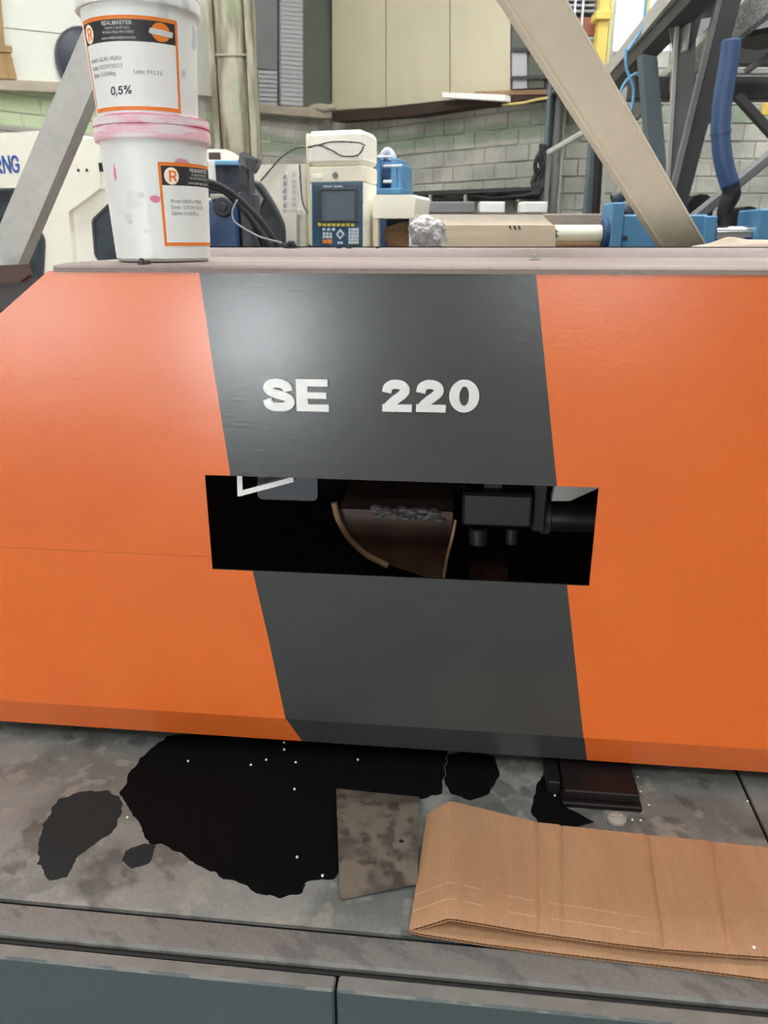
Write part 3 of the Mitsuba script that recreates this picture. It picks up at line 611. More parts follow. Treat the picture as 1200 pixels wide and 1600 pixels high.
# resample evenly (linear, folds stay crisp)
dl = np.r_[0, np.cumsum(np.linalg.norm(np.diff(st[:, :3], axis=0), axis=1))]
uu = np.arange(0, dl[-1], .00105); rs_ = np.stack([np.interp(uu, dl, st[:, i]) for i in range(6)], 1)
ker = np.hanning(9); ker /= ker.sum()
sm = np.stack([np.convolve(np.pad(rs_[:, i], 4, mode='edge'), ker, 'valid') for i in range(6)], 1)
tn = np.gradient(sm[:, :3], axis=0); ac = sm[:, 3:] - sm[:, :3]
nr = np.cross(tn, ac); nr /= np.linalg.norm(nr, axis=1)[:, None]
if nr[-50][2] < 0: nr = -nr
def ribbon(off, th, nv=1, inset=0.0):
    off = np.broadcast_to(off, len(sm))[:, None]
    def row(o): return [sm[:, :3] + nr * o + ac * (inset + (1 - 2 * inset) * j / nv) for j in range(nv + 1)]
    a, b = row(off + th / 2), row(off - th / 2); v = np.stack(a + b, 1).reshape(-1, 3); wv = 2 * (nv + 1); loop = list(range(nv + 1)) + list(range(2 * nv + 1, nv, -1)); f = []
    for i in range(len(sm) - 1):
        for p_, q_ in zip(loop, loop[1:] + loop[:1]):
            A, B_, C_, D_ = i * wv + p_, i * wv + q_, (i + 1) * wv + q_, (i + 1) * wv + p_
            f += [[A, B_, C_], [A, C_, D_]]
    return trimesh.Trimesh(v, f, process=False)
uvc = np.stack([np.repeat(uu, 4), np.tile([0, 1, 0, 1.0], len(uu))], 1)
part(k, 'upper_liner', ribbon(.0030, .0007), 'cardboard', uv=uvc, label='outer paper face with crease lines')
part(k, 'lower_liner', ribbon(-.0030, .0007), 'cardboard', uv=uvc * [1, 0] + [0, .9])
part(k, 'fluting', ribbon(.0024 * np.sin(uu * 2 * math.pi / .0085), .0006, inset=.0015), 'cardboard_flute', label='wavy corrugated core')
pellet(1178, 1480, 'tiny white plastic pellet on the folded cardboard near its right edge', zb + ht - .008, None)

# ------------------------------------------------------------------ BUCKETS
def make_bucket(base, rb, rt, hb, label, paint, a0, lines, header, hand, zl0, lid=True):
    k = thing('pigment_bucket', label, 'bucket')
    z0 = base[2]; pr = [[0, 0], [rb - .006, 0], [rb, .006], [rt, hb], [rt - .003, hb], [rb - .003, .01], [0, .006]]
    part(k, 'body', lathe(pr, base, 72), paint, 35)
    rl = rt + .008
    part(k, 'rim', lathe([[rt - .002, hb - .012], [rl - .001, hb - .016], [rl + .001, hb - .012], [rl - .001, hb + .008], [rt - .001, hb + .010]], base, 72), paint, 35)
    if lid:
        part(k, 'lid', lathe([[0, hb + .012], [rt - .012, hb + .012], [rt - .010, hb + .022], [rl - .006, hb + .027], [rl - .001, hb + .025], [rl, hb + .010], [rl - .004, hb + .008], [rt - .004, hb + .008], [rt - .004, hb + .004], [0, hb + .004]], base, 72), paint, 35)
    # label wrapped round the wall
    view = math.atan2(CAM[1] - base[1], CAM[0] - base[0])
    Wl, Hl = .200, .153
    def wrap(m, lift):
        m = m.copy(); v = m.vertices; zz = zl0 + v[:, 1]; r = rb + (rt - rb) * zz / hb + lift + v[:, 2]
        rm = rb + (rt - rb) * (zl0 + Hl / 2) / hb
        a = view + math.radians(a0) + v[:, 0] / rm
        m.vertices = np.stack([base[0] + r * np.cos(a), base[1] + r * np.sin(a), z0 + zz], 1); return m
    def flatp(u0, v0, u1, v1, th=.0004):
        nx, ny = max(2, int((u1 - u0) / .006)), 2
        g = [np.array([u0 + (u1 - u0) * i / nx, v0 + (v1 - v0) * j / ny, 0]) for j in range(ny + 1) for i in range(nx + 1)]
        f = []
        for j in range(ny):
            for i in range(nx):
                A = j * (nx + 1) + i; f += [[A, A + 1, A + nx + 2], [A, A + nx + 2, A + nx + 1]]
        v = np.array(g); return trimesh.Trimesh(v, f, process=False)
    def disc(cu, cv, ru, rv):
        p = affinity.scale(Point(cu, cv).buffer(1, 12), ru, rv); return trimesh.creation.extrude_polygon(p, .0001, engine='earcut').subdivide_to_size(.008)
    lb = part(k, 'label', wrap(flatp(0, 0, Wl, Hl), .0006), 'label_white')
    bw = .0065
    part(lb, 'border', cat([wrap(flatp(*q), .0010) for q in ((0, 0, Wl, bw), (0, Hl - bw, Wl, Hl), (0, bw, bw * .8, Hl - bw), (Wl - bw * .8, bw, Wl, Hl - bw))]), 'label_orange')
    part(lb, 'header_band', wrap(flatp(bw * .8, Hl - .041, Wl - bw * .8, Hl - bw), .0009), 'label_black')
    part(lb, 'logo', wrap(disc(.024, Hl - .0245, .0140, .0155), .0012), 'logo_pale', label='pale round logo with an orange letter R')
    t = text('R', .019, .0001, True); t.apply_translation([.0170, Hl - .034, 0]); part(lb, 'logo_letter', wrap(t, .0015), 'label_orange')
    part(lb, 'emblem', wrap(disc(.167, Hl - .0235, .0175, .0155), .0012), 'label_orange', label='round orange emblem crossed by a grey band')
    part(lb, 'emblem_band', wrap(trimesh.creation.extrude_polygon(Polygon([(.145, Hl - .026), (.148, Hl - .018), (.190, Hl - .021), (.188, Hl - .030), (.151, Hl - .028)]), .0001, engine='earcut').subdivide_to_size(.008), .0016), 'label_grey')
    u = .060
    for s, h, v, b in header:
        t = text(s, h, .0001, b); c = (t.bounds[1, 0] + t.bounds[0, 0]) / 2; t.apply_translation([.090 - c, Hl - v, 0]); part(lb, 'print', wrap(t, .0014), 'label_grey')
    for s, h, u, v in lines:
        t = text(s, h, .0001); t.apply_translation([u, v, 0]); part(lb, 'print', wrap(t, .0012), 'print_grey')
    if hand:
        t = text(hand, .013, .0001, True); t.apply_transform(np.array([[1, .12, 0, 0], [.03, 1, 0, 0], [0, 0, 1, 0], [0, 0, 0, 1]])); t.apply_translation([.060, .026, 0]); part(lb, 'handwriting', wrap(t, .0014), 'marker_ink')
    return k
b1 = W.pt(257, 409, .155); b1[2] = z2 + (z3 - z2) * .3 + .0015
dB = (b1 - CAM) @ hor; rb = 70.5 * mpp(257, 405, dB); rt = 81 * mpp(247, 245, dB)
hb1 = S(250, 212, dB)[2] - b1[2]
top1 = b1[2] + hb1 + .027
def spots(lst):
    out = []
    for x, y, sx, sy, amt in lst:
        q = S(x, y, dB - .1); out.append((q, sx * mpp(x, y, dB - .1), sy * mpp(x, y, dB - .1), amt))
    return out
sp_ = spots([(175, 267, 3.5, 12, .8), (242, 311, 9, 6, 1.0), (278, 254, 11, 9, .7), (270, 293, 8, 7, 1.), (208, 312, 15, 14, .14), (222, 305, 6, 5, .3), (196, 338, 9, 6, .2), (201, 346, 6, 4, .35), (228, 361, 5, 4, .2)])
zl_ = b1[2] + hb1
def m_bucket(p, n, uv):
    a = mikit.fbm(p.x * 14, p.y * 14, p.z * 60, octaves=4); b = mikit.fbm(p.x * 60, p.y * 60, p.z * 90)
    c = mikit.mix(C3((228, 229, 225)), C3((214, 214, 212)), mikit.fbm(p.x * 9, p.y * 9, p.z * 9))
    lidz = mikit.smoothstep(zl_ - .02, zl_ - .012, p.z) * mikit.smoothstep(zl_ + .05, zl_ + .03, p.z)
    c = mikit.mix(c, C3((226, 170, 186)), lidz * (.3 + .6 * mikit.smoothstep(.4, .6, a)))
    gro = mikit.smoothstep(.006, .001, dr.abs(p.z - zl_ - .009)) + mikit.smoothstep(.004, .001, dr.abs(p.z - zl_ - .026))
    c = mikit.mix(c, C3((206, 108, 140)), dr.clip(gro, 0, 1) * mikit.smoothstep(.38, .6, a + .25 * b - .1) * .9)
    for q, sx, sy, amt in sp_:
        du = ((p.x - float(q[0])) * float(rgt[0]) + (p.y - float(q[1])) * float(rgt[1])) / sx; dv = (p.z - float(q[2])) / sy
        dd = dr.sqrt(du * du + dv * dv) + .9 * (b - .5)
        c = mikit.mix(c, C3((208, 92, 132)) if amt > .45 else C3((170, 140, 150)), mikit.smoothstep(1.1, .7, dd) * min(amt, .9) * mikit.smoothstep(.1, -.05, p.y - float(b1[1])))
    return c
mat('bucket_stained', m_bucket, .36)
def m_bucket2(p, n, uv):
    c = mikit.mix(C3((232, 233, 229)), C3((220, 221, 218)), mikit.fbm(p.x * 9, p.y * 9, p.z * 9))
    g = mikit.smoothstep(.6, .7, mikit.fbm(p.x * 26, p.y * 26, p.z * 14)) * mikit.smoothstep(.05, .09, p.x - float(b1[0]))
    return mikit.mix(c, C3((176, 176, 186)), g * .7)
mat('bucket_clean', m_bucket2, .36)
hd = [('REALMASTER', .0062, .0150, True), ('CORES E ADITIVOS', .0036, .0218, False), ('TECNOLOGIA EM CORES', .0036, .0282, False), ('www.realmaster.com.br', .0042, .0372, False)]
make_bucket(b1, rb, rt, hb1, 'white bucket with pink stained lid, standing on the guard roof', 'bucket_stained', 2, [('Prod: ROSA PINK', .0066, .018, .080), ('Data: 12/09/2023', .0066, .018, .069), ('Qtde: 5,000kg', .0066, .018, .058)], hd, None, .030, True)
b2 = np.array([b1[0] - .006, b1[1], top1 - .004]); b2[2] = b1[2] + hb1 + .0125
b2[0] += .0
hb2 = S(225, 12, dB)[2] - b2[2]
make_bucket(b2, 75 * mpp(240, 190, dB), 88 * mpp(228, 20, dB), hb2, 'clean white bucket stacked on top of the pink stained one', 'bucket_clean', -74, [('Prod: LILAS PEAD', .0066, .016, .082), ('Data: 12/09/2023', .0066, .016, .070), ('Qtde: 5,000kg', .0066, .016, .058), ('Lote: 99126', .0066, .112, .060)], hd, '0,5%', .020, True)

# ------------------------------------------------------------------ A-FRAME BEAMS BEHIND THE GUARD
def legbeam(name, label, tl, tr, br, bl, dt, db, th, m):
    k = thing(name, label, 'steel beam')
    f = [S(*tl, dt), S(*tr, dt), S(*br, db), S(*bl, db)]
    part(k, 'beam', hexa(f, hor * th), m)
    return k, f
k, f = legbeam('diagonal_beam', 'wide beige diagonal steel beam rising to the upper left behind the guard', (755, -50), (853, -50), (1112, 402), (1045, 402), 1.85, 2.46, .05, 'beige_steel')
# thin lips along the edges
for a, b in ((0, 3), (1, 2)):
    part(k, 'lip', bar(f[a] - hor * .002, f[b] - hor * .002, .006, .012, hor, .001), 'beige_steel')
part(k, 'foot', cat(bar(S(1080, 396, 2.49), np.r_[S(1080, 396, 2.49)[:2], 0], .12, .08, (1, 0, 0)), W.box(f[3][0] - .06, f[2][0] + .08, f[2][1] - .06, f[2][1] + .12, 0, .02)), 'beige_steel')
k, f = legbeam('diagonal_beam', 'grey diagonal steel beam leaning to the right behind the buckets', (170, -50), (225, -50), (27, 416), (-28, 416), 2.86, 2.78, .085, 'grey_steel')
part(k, 'foot', cat(bar(S(2, 414, 2.82), np.r_[S(2, 414, 2.82)[:2], 0], .10, .06, (1, 0, 0)), W.box(f[3][0] - .05, f[2][0] + .05, f[2][1] - .05, f[2][1] + .12, 0, .02)), 'grey_steel')
k = thing('brown_ledge', 'dark brown steel ledge at the foot of the grey diagonal beam', 'ledge')
part(k, 'upper_flange', W.ppoly([(-80, 418), (38, 413), (44, 430), (30, 441), (-80, 450)], .86, .03), 'dark_brown')
part(k, 'web', W.ppoly([(-80, 446), (40, 438), (62, 432), (40, 470), (-80, 520)], .885, .03), 'black_steel')
part(k, 'leg', W.box(-1.5, -1.4, .90, .99, 0, W.P(0, 430, .9)[1] - .02), 'black_steel')

# cloth on the roof at the right
k = thing('beige_rag', 'crumpled beige rag lying on the guard roof at right', 'rag')
rc = W.pt(1165, 386, .62); gx = np.linspace(-1, 1, 40); gy = np.linspace(-1, 1, 16)
vv, ff = [], []
for sgn in (1, -1):
    for a in gx:
        for b in gy:
            r2 = a * a + b * b; hgt = max(0, 1 - r2) ** .5
            vv.append([rc[0] + .15 * a, .60 + .08 * b, z4 - .008 + (.030 * hgt * (.6 + .7 * float(meshkit.noise([a * 3, b * 2.5, 1.]))) if sgn > 0 else -.004 * (1 - min(1, r2)))])
nn = 40 * 16
for q in range(2):
    for i in range(39):
        for j in range(15):
            A = q * nn + i * 16 + j; t_ = [[A, A + 16, A + 17], [A, A + 17, A + 1]]
            ff += t_ if q == 0 else [x[::-1] for x in t_]
keep = lambda m: m
part(k, 'cloth', trimesh.Trimesh(vv, ff, process=False), 'rag_beige', True)

# ------------------------------------------------------------------ WHITE MOULDING MACHINE IN THE BACKGROUND
FM = Frame(S(530, 300, 4.4), math.degrees(YAW) - 17)
wm = thing('moulding_machine', 'cream moulding machine with dark windows and blue lettering behind the buckets', 'machine')
part(wm, 'housing', FM.ppoly([(-160, 217), (84, 203), (150, 219), (157, 226), (157, 294), (107, 331), (119, 470), (-160, 470)], 0, .5,), 'cream_paint')
part(wm, 'inner_panel', FM.ppoly([(100, 290), (160, 232), (215, 240), (215, 470), (100, 470)], .04, .4), 'cream_paint')
def rrect(pts, r): return Polygon(pts).buffer(-r).buffer(r, quad_segs=6)
def window(parent, pts, t, r, m='dark_window'):
    p = rrect(FM.px(pts, t), r)
    w_ = part(parent, 'window', FM.poly(p, t - .004, t + .002), m); part(w_, 'gasket', FM.poly(p.buffer(.012).difference(p.buffer(-.004)), t - .010, t - .001), 'gasket')
window(wm, [(-90, 300), (32, 297), (69, 375), (66, 440), (-90, 450)], 0, .05)
window(wm, [(147, 345), (172, 321), (235, 326), (235, 402), (152, 406)], .04, .04)
part(wm, 'hinge', FM.pbox(154, 254, 161, 268, -.02, .02, .002), 'black_plastic')
for x, y in ((123, 266), (136, 266)): 
    q = FM.pt(x, y, 0); part(wm, 'screw', cyl(q - FM.ay * .006, q, .008, 10), 'black_plastic')
sx = FM.P(-62, 258, 0)[0]; s1_ = FM.P(30, 258, 0)[0]
t = text('RNG', .1, .003, True)
z0_, z1_ = FM.P(10, 271, 0)[1], FM.P(10, 243, 0)[1]; wS, hS = t.bounds[1, 0] - t.bounds[0, 0], t.bounds[1, 1] - t.bounds[0, 1]
sR = FM.P(30, 258, 0)[0]; sL = FM.P(-14, 258, 0)[0]
s_off = sL
for ch, xa, xb in (('R', -13, 3.5), ('N', 4.5, 17), ('G', 18, 30.5)):
    t = text(ch, .1, .003, True); b_ = t.bounds; a, b = FM.P(xa, 258, 0)[0], FM.P(xb, 258, 0)[0]
    v = np.array(t.vertices); v[:, 0] = a + (v[:, 0] - b_[0, 0]) / (b_[1, 0] - b_[0, 0]) * (b - a); v[:, 1] = z0_ + (v[:, 1] - b_[0, 1]) / (b_[1, 1] - b_[0, 1]) * (z1_ - z0_)
    m = trimesh.Trimesh(FM.w(np.stack([v[:, 0], -v[:, 2], v[:, 1]], 1)), t.faces, process=False)
    part(wm, 'letter', m, 'blue_letter', label=f'blue letter {ch}')
part(wm, 'base', FM.box(FM.P(-160, 400, 0)[0], FM.P(215, 400, .04)[0], .05, .9, 0, FM.P(100, 460, 0)[1]), 'cream_dark')

cv = thing('machine_cover', 'cream machine cover with slanted dark window left of the control cabinet', 'machine cover')
tc = .12
part(cv, 'cover', FM.ppoly([(398, 257), (477, 256), (478, 470), (440, 470), (443, 346), (426, 312), (409, 286), (393, 282), (391, 272)], tc, .35), 'cream_paint')
p = Polygon(FM.px([(372, 290), (404, 289), (424, 318), (440, 350), (440, 470), (372, 470)], tc))
w_ = part(cv, 'window', FM.poly(p, tc + .05, tc + .06), 'dark_window')
part(w_, 'gasket', tube([FM.pt(x, y, tc + .005) for x, y in ((392, 287), (405, 289), (415, 301), (428, 322), (440, 347), (443, 362), (443, 400))], .018, 8), 'gasket', True)
part(cv, 'reflection_panel', FM.ppoly([(386, 300), (396, 290), (412, 310), (405, 325), (395, 318)], tc + .035, .012), 'slat_pale')
k = part(cv, 'label', FM.ppoly([(441, 267), (449, 267), (449, 328), (441, 328)], tc - .003, .003), 'white_light', label='white paper strip with handwritten marks')
for i, yy in enumerate((277, 287, 298, 309, 321)):
    part(k, 'mark', cat(bar(FM.pt(442.5, yy, tc - .004), FM.pt(447.5, yy - 3, tc - .004), .004, .002, FM.ay), bar(FM.pt(445.5, yy - 4, tc - .004), FM.pt(444, yy + 3, tc - .004), .004, .002, FM.ay), bar(FM.pt(443, yy + 3, tc - .004), FM.pt(448, yy + 1.5, tc - .004), .004, .002, FM.ay)), 'print_grey')
k = part(cv, 'label', FM.ppoly([(454, 266), (464, 266), (464, 328), (454, 328)], tc - .003, .003), 'white_light')
for i, yy in enumerate((272, 282, 290, 299, 309, 318)):
    part(k, 'mark', cat(bar(FM.pt(456, yy, tc - .004), FM.pt(462, yy, tc - .004), .003, .002, FM.ay), bar(FM.pt(456.5, yy + 3, tc - .004), FM.pt(461.5, yy + 3, tc - .004), .003, .002, FM.ay)), 'slat_pale')
part(cv, 'handle_rod', cyl(FM.pt(466, 333, tc - .02), FM.pt(466, 440, tc - .02), .009, 12), 'light_steel', 30)
part(cv, 'handle_knob', chamfer_ := FM.pbox(463.5, 327, 469.5, 336, tc - .035, .03, .003), 'white_light')
part(cv, 'lever', hexa([FM.pt(487, 366, tc - .03), FM.pt(490, 369, tc - .03), FM.pt(485, 400, tc - .03), FM.pt(477, 400, tc - .03)], FM.ay * .03), 'black_plastic')
part(cv, 'base', FM.box(FM.P(372, 400, tc)[0], FM.P(476, 400, tc)[0], tc + .02, tc + .4, 0, FM.P(440, 465, tc)[1]), 'cream_dark')

cc = thing('control_cabinet', 'tall cream control cabinet with screen and blue keypad', 'control cabinet')
part(cc, 'upper_box', FM.pbox(480, 203, 567, 258, 0, .26, .022), 'cream_paint')
part(cc, 'upper_box_side', FM.pbox(479.5, 208, 484, 384, .05, .15, .01), 'cream_dark')
part(cc, 'nameplate_box', FM.pbox(483, 259.5, 567, 285, .004, .25, .006), 'cream_dark')
q = FM.pt(524, 274, .004)
part(cc, 'emblem', cat(cyl(q - FM.ay * .004, q, .016, 20), cyl(q - FM.ay * .008, q, .008, 12)), 'print_grey')
part(cc, 'nameplate', FM.pbox(489, 272, 504, 279, 0, .004, .001), 'cream_paint')
part(cc, 'body', FM.box(FM.P(484, 350, 0)[0], FM.P(567, 350, 0)[0], .012, .25, 0, FM.P(524, 285.5, 0)[1], .006), 'cream_paint')
pn = part(cc, 'panel', FM.ppoly([(487, 286), (566, 284), (566, 470), (489, 470)], .002, .012), 'panel_blue', label='blue keypad panel')
part(pn, 'bezel', FM.pbox(491, 288, 563, 349, -.002, .006, .002), 'screen_bezel')
b_ = part(cc, 'screen', FM.pbox(501, 298, 554, 343, -.005, .006, .002), 'screen_grey', label='grey screen')
part(b_, 'frame', cat(FM.pbox(498, 295, 502, 346, -.010, .01, .002), FM.pbox(553, 295, 557, 346, -.010, .01, .002), FM.pbox(498, 293.5, 557, 297.5, -.010, .01, .002), FM.pbox(498, 343, 557, 347, -.010, .01, .002)), 'gasket')
for i in range(8): part(pn, 'key', FM.pbox(496.5 + i * 7.3, 348.8, 502 + i * 7.3, 353.8, -.006, .009, .002), 'key_yellow')
for i in range(3): part(pn, 'key', FM.pbox(503.5 + i * 7.6, 356.5, 508 + i * 7.6, 360.5, -.004, .007, .001), 'key_white')
for i in range(3):
    for j in range(2): part(pn, 'key', FM.pbox(504 + i * 5.2, 363 + j * 5.2, 508 + i * 5.2, 367 + j * 5.2, -.004, .007, .001), 'key_white')
for i in range(2): part(pn, 'key', FM.pbox(504 + i * 7.6, 374.5, 511 + i * 7.6, 380.5, -.004, .007, .001), 'key_orange')
for i in range(4):
    for j in range(5): part(pn, 'key', FM.pbox(544.5 + i * 4.1, 356.5 + j * 5.1, 547.8 + i * 4.1, 360.8 + j * 5.1, -.004, .007, .001), 'key_white' if j < 4 else 'tube_cream')
part(pn, 'arrow_pad', FM.ppoly([(531.5, 357.5), (538.5, 366), (531.5, 374.5), (524.5, 366)], -.004, .007), 'key_white')
part(pn, 'arrow_hub', FM.ppoly([(531.5, 362), (535, 366), (531.5, 370), (528, 366)], -.006, .003), 'panel_blue')
for i in range(2): part(pn, 'key', FM.pbox(527.5 + i * 4.6, 377.5, 531 + i * 4.6, 381.5, -.004, .007, .001), 'key_white')
part(pn, 'print', cat([FM.pbox(x, 290.4, x + w, 292.2, -.004, .003, .0005) for x, w in ((505, 2.4), (508, 3.2), (512, 2.2), (515, 3), (522, 2.8), (525.5, 2), (528.5, 3.4), (533, 2.2))]), 'key_white')

mt = thing('hydraulic_motor', 'blue hydraulic motor with white bent pipe right of the control cabinet', 'motor')
tm = .50
part(mt, 'drum', cyl(FM.pt(570, 276, tm + .12), FM.pt(622, 276, tm + .12), .105, 24, .01), 'deep_blue', 30)
for a, b in ((584, 594), (610, 620)): part(mt, 'flange', FM.pbox(a, 247, b, 304, tm - .01, .26, .005), 'mid_blue')
part(mt, 'end_plate', FM.pbox(620, 256, 627, 302, tm, .24, .005), 'mid_blue')
part(mt, 'base', FM.pbox(576, 294, 626, 304, tm - .02, .28, .005), 'mid_blue')
for q in ((576, 243, 612, 247), (598, 257, 628, 261), (598, 281, 612, 286)): part(mt, 'rod', FM.pbox(*q, tm - .02, .02, .004), 'pipe_white')
part(mt, 'pipe', tube([FM.pt(x, y, tm + .06) for x, y in ((594, 250), (598, 243), (604, 236), (610, 238), (614, 246), (612, 252))], .02, 10), 'pipe_white', True)
part(mt, 'stand', FM.box(FM.P(578, 300, tm)[0], FM.P(622, 300, tm)[0], tm, tm + .25, 0, FM.P(600, 303.5, tm)[1]), 'deep_blue')
hd_ = thing('hopper_hood', 'cream sheet hood with open dark front beside the control cabinet', 'hood')
th_ = .1
part(hd_, 'hood', FM.ppoly([(584, 304), (646, 304), (650, 309), (646, 341), (582, 341)], th_, .32, r=.012), 'cream_paint')
part(hd_, 'leg', FM.box(FM.P(638.5, 360, th_)[0], FM.P(646, 360, th_)[0], th_ + .01, th_ + .04, 0, FM.P(640, 341, th_)[1]), 'white_light')
part(hd_, 'leg', FM.box(FM.P(582, 360, th_)[0], FM.P(590, 360, th_)[0], th_ + .01, th_ + .05, 0, FM.P(585, 341, th_)[1]), 'cream_dark')
part(hd_, 'back', FM.box(FM.P(582, 360, th_)[0], FM.P(640, 360, th_)[0], th_ + .26, th_ + .3, 0, FM.P(585, 341, th_)[1]), 'black_inside')
k = thing('wood_offcut', 'brown wooden offcut inside the cream hood', 'wood')
part(k, 'board', hexa([FM.pt(600, 356, th_ + .12), FM.pt(632, 346, th_ + .12), FM.pt(634, 388, th_ + .12), FM.pt(600, 376, th_ + .12)], FM.ay * .1), 'pallet_wood')
part(k, 'post', FM.box(FM.P(604, 360, th_ + .12)[0], FM.P(630, 360, th_ + .12)[0], th_ + .13, th_ + .2, 0, FM.P(615, 374, th_ + .12)[1]), 'pallet_wood')
# thin wires across the cabinet
for i, (pts, lb) in enumerate((([(481, 230), (500, 226), (516, 222), (536, 221.5), (560, 223), (571, 228)], 'thin black wire drooping over the top of the control cabinet'),
             ([(482, 231), (498, 227), (520, 236), (534, 243.5), (556, 243.5), (565, 236), (568, 229)], 'thin black wire hanging in a loop across the cabinet top'),
             ([(468, 257), (470, 290), (473, 316), (480, 332), (489, 346)], 'thin black wire running down the cream cover beside the cabinet'),
             ([(407, 283), (425, 262), (440, 246), (462, 232), (481, 230)], 'thin black wire slanting from the slanted window to the cabinet'))):
    solo('wire', tube([FM.pt(x, y, -.012 if i < 2 else tc - .012) for x, y in pts], .0035, 6), 'black_rubber', lb, 'wire', smooth=True)
for pts, lb in (([(440, 381), (452, 386), (480, 389), (516, 390), (534, 383)], 'thin black wire lying on the roof edge below the cream cover'),
                ([(540, 383), (552, 389), (566, 393.5), (582, 391), (592, 384)], 'thin black wire lying on the roof edge below the keypad')):
    solo('wire', tube([np.r_[W.pt(x, y, .385)[0], .385 + .0 * y, z4 + .004 - max(0, (y - 384)) * .0012] for x, y in pts], .0022, 6), 'black_rubber', lb, 'wire', smooth=True)

# blue unit, bracket and hoses between buckets and cover
bu = thing('blue_machine_unit', 'dark blue machine unit with light blue top right of the buckets', 'machine unit')
part(bu, 'cabinet', H.pbox(300, 312, 371, 400, 3.9, .3, .01, zmin=0), 'deep_blue')
part(bu, 'upper_box', H.pbox(300, 257, 388, 306, 4.05, .2, .01), 'navy')
part(bu, 'top_plate', H.pbox(298, 250, 373, 257.5, 4.0, .28, .004), 'sky_blue')
part(bu, 'side_box', H.pbox(372, 300, 396, 400, 3.95, .25, .01, zmin=0), 'navy')
part(bu, 'ledge', H.pbox(328, 303, 362, 311, 3.88, .2, .004), 'light_steel')
q = H.pt(350, 324, 3.9); part(bu, 'knob', cat(cyl(q - hor * .03, q, .045, 20, .006), cyl(q - hor * .04, q - hor * .02, .02, 14, .004)), 'navy', 30)
part(bu, 'edge_strip', H.pbox(325, 250, 333, 290, 3.86, .06, .003), 'white_light')
k = thing('cream_drum', 'cream rounded casing behind the dark blue unit', 'casing')
part(k, 'casing', H.ppoly([(322, 233), (352, 233), (362, 237), (368, 247), (368, 262), (322, 262)], 5.3, .3, r=.02), 'cream_paint')
part(k, 'vent', H.pbox(326, 238, 344, 249, 5.29, .02, .002), 'dark_brown')
part(k, 'column', H.pbox(322, 262, 366, 300, 5.32, .26, .004, zmin=0), 'cream_dark')
k = thing('tilted_bracket', 'dark grey tilted bracket head on a post beside the blue unit', 'bracket')
part(k, 'head', H.ppoly([(374, 240), (381, 236), (405, 249), (401, 262), (395, 270), (384, 262), (372, 254)], 3.7, .08), 'dark_steel')
part(k, 'face', H.ppoly([(382, 246), (402, 250), (394, 268), (385, 262)], 3.69, .012), 'gasket')
part(k, 'post', H.pbox(374, 258, 389, 320, 3.74, .06, .006, zmin=0), 'gasket')
for i, (pts, r, lb) in enumerate((([(326, 284), (345, 291), (366, 304), (390, 326), (412, 350), (440, 392)], 4.6, 'upper thick black hose curving down beside the buckets'),
                                  ([(326, 290), (345, 297), (364, 310), (384, 332), (404, 358), (428, 396)], 4.4, 'middle thick black hose curving down beside the buckets'),
                                  ([(380, 318), (396, 340), (408, 362), (420, 396)], 9.0, 'widest black hose below the other hoses left of the cover'))):
    solo('black_hose', tube([H.pt(x, y, 3.6 + .11 * i) for x, y in pts] + [H.pt(2 * pts[-1][0] - pts[-2][0], 2 * pts[-1][1] - pts[-2][1], 3.6 + .11 * i), H.pt(2 * pts[-1][0] - pts[-2][0] + 20, 480, 3.6 + .11 * i) * [1, 1, 0]], r * mpp(400, 340, 3.6 + .11 * i), 10), 'black_rubber', lb, 'hose', smooth=True)
solo('grey_wire', tube([H.pt(x, y, 3.56) for x, y in ((371, 312), (363, 330), (366, 345), (380, 356), (398, 366), (412, 372), (440, 379))], .004, 6), 'slat_pale', 'thin grey wire looping below the black hoses', 'wire', smooth=True)

# ------------------------------------------------------------------ MIDDLE: crate, film, tube, blue clamp
cr = thing('plywood_crate', 'pale plywood crate behind the guard roof in the middle', 'crate')
dcr = 3.70
q0, q1, q2, q3 = S(690, 353, dcr), S(868, 352.5, dcr), S(846, 336, dcr + .28), S(648, 336, dcr + .28)
zc = q0[2]
part(cr, 'front_board', H.ppoly([(652, 352), (868, 352), (868, 480), (652, 480)], dcr, .03), 'plywood')
part(cr, 'upper_board', H.ppoly([(646, 335), (846, 335), (866, 353), (646, 353)], dcr + .03, .03), 'plywood_pale')
part(cr, 'back_board', H.ppoly([(655, 366), (860, 366), (860, 480), (655, 480)], dcr + .21, .03), 'plywood')
part(cr, 'skid', H.pbox(655, 470, 860, 480, dcr + .03, .18, .0, zmin=0), 'pallet_wood')
for x in (796, 803, 810): part(cr, 'mark', bar(H.pt(x, 352.5, dcr - .006), H.pt(x + 3, 358.5, dcr - .006), .006, .002, hor), 'black_plastic')
fm = thing('plastic_film', 'crumpled clear plastic film bundle at the left end of the crate', 'plastic film')
m = trimesh.creation.icosphere(4, 1.0); v = np.array(m.vertices); cf = H.pt(669, 374, 3.55)
v = np.sign(v) * np.abs(v) ** .7; v *= (1 + .7 * (meshkit.fbm(v * 1.8 + 5, 4) - .5) + .12 * np.abs(meshkit.noise(v * 9) - .5))[:, None]
m.vertices = cf + v * np.array([.075, .08, .085]); part(fm, 'bundle', m, 'film_plastic', 25)
part(fm, 'trestle', H.pbox(654, 388, 682, 400, 3.52, .06, .0, zmin=0), 'pallet_wood')
tb = thing('cream_tube', 'cream round tube lying between the crate and the blue clamp', 'tube')
part(tb, 'tube', cyl(H.pt(858, 366.5, 4.06), H.pt(939, 366.5, 4.06), .045, 24, .004), 'tube_cream', 30)
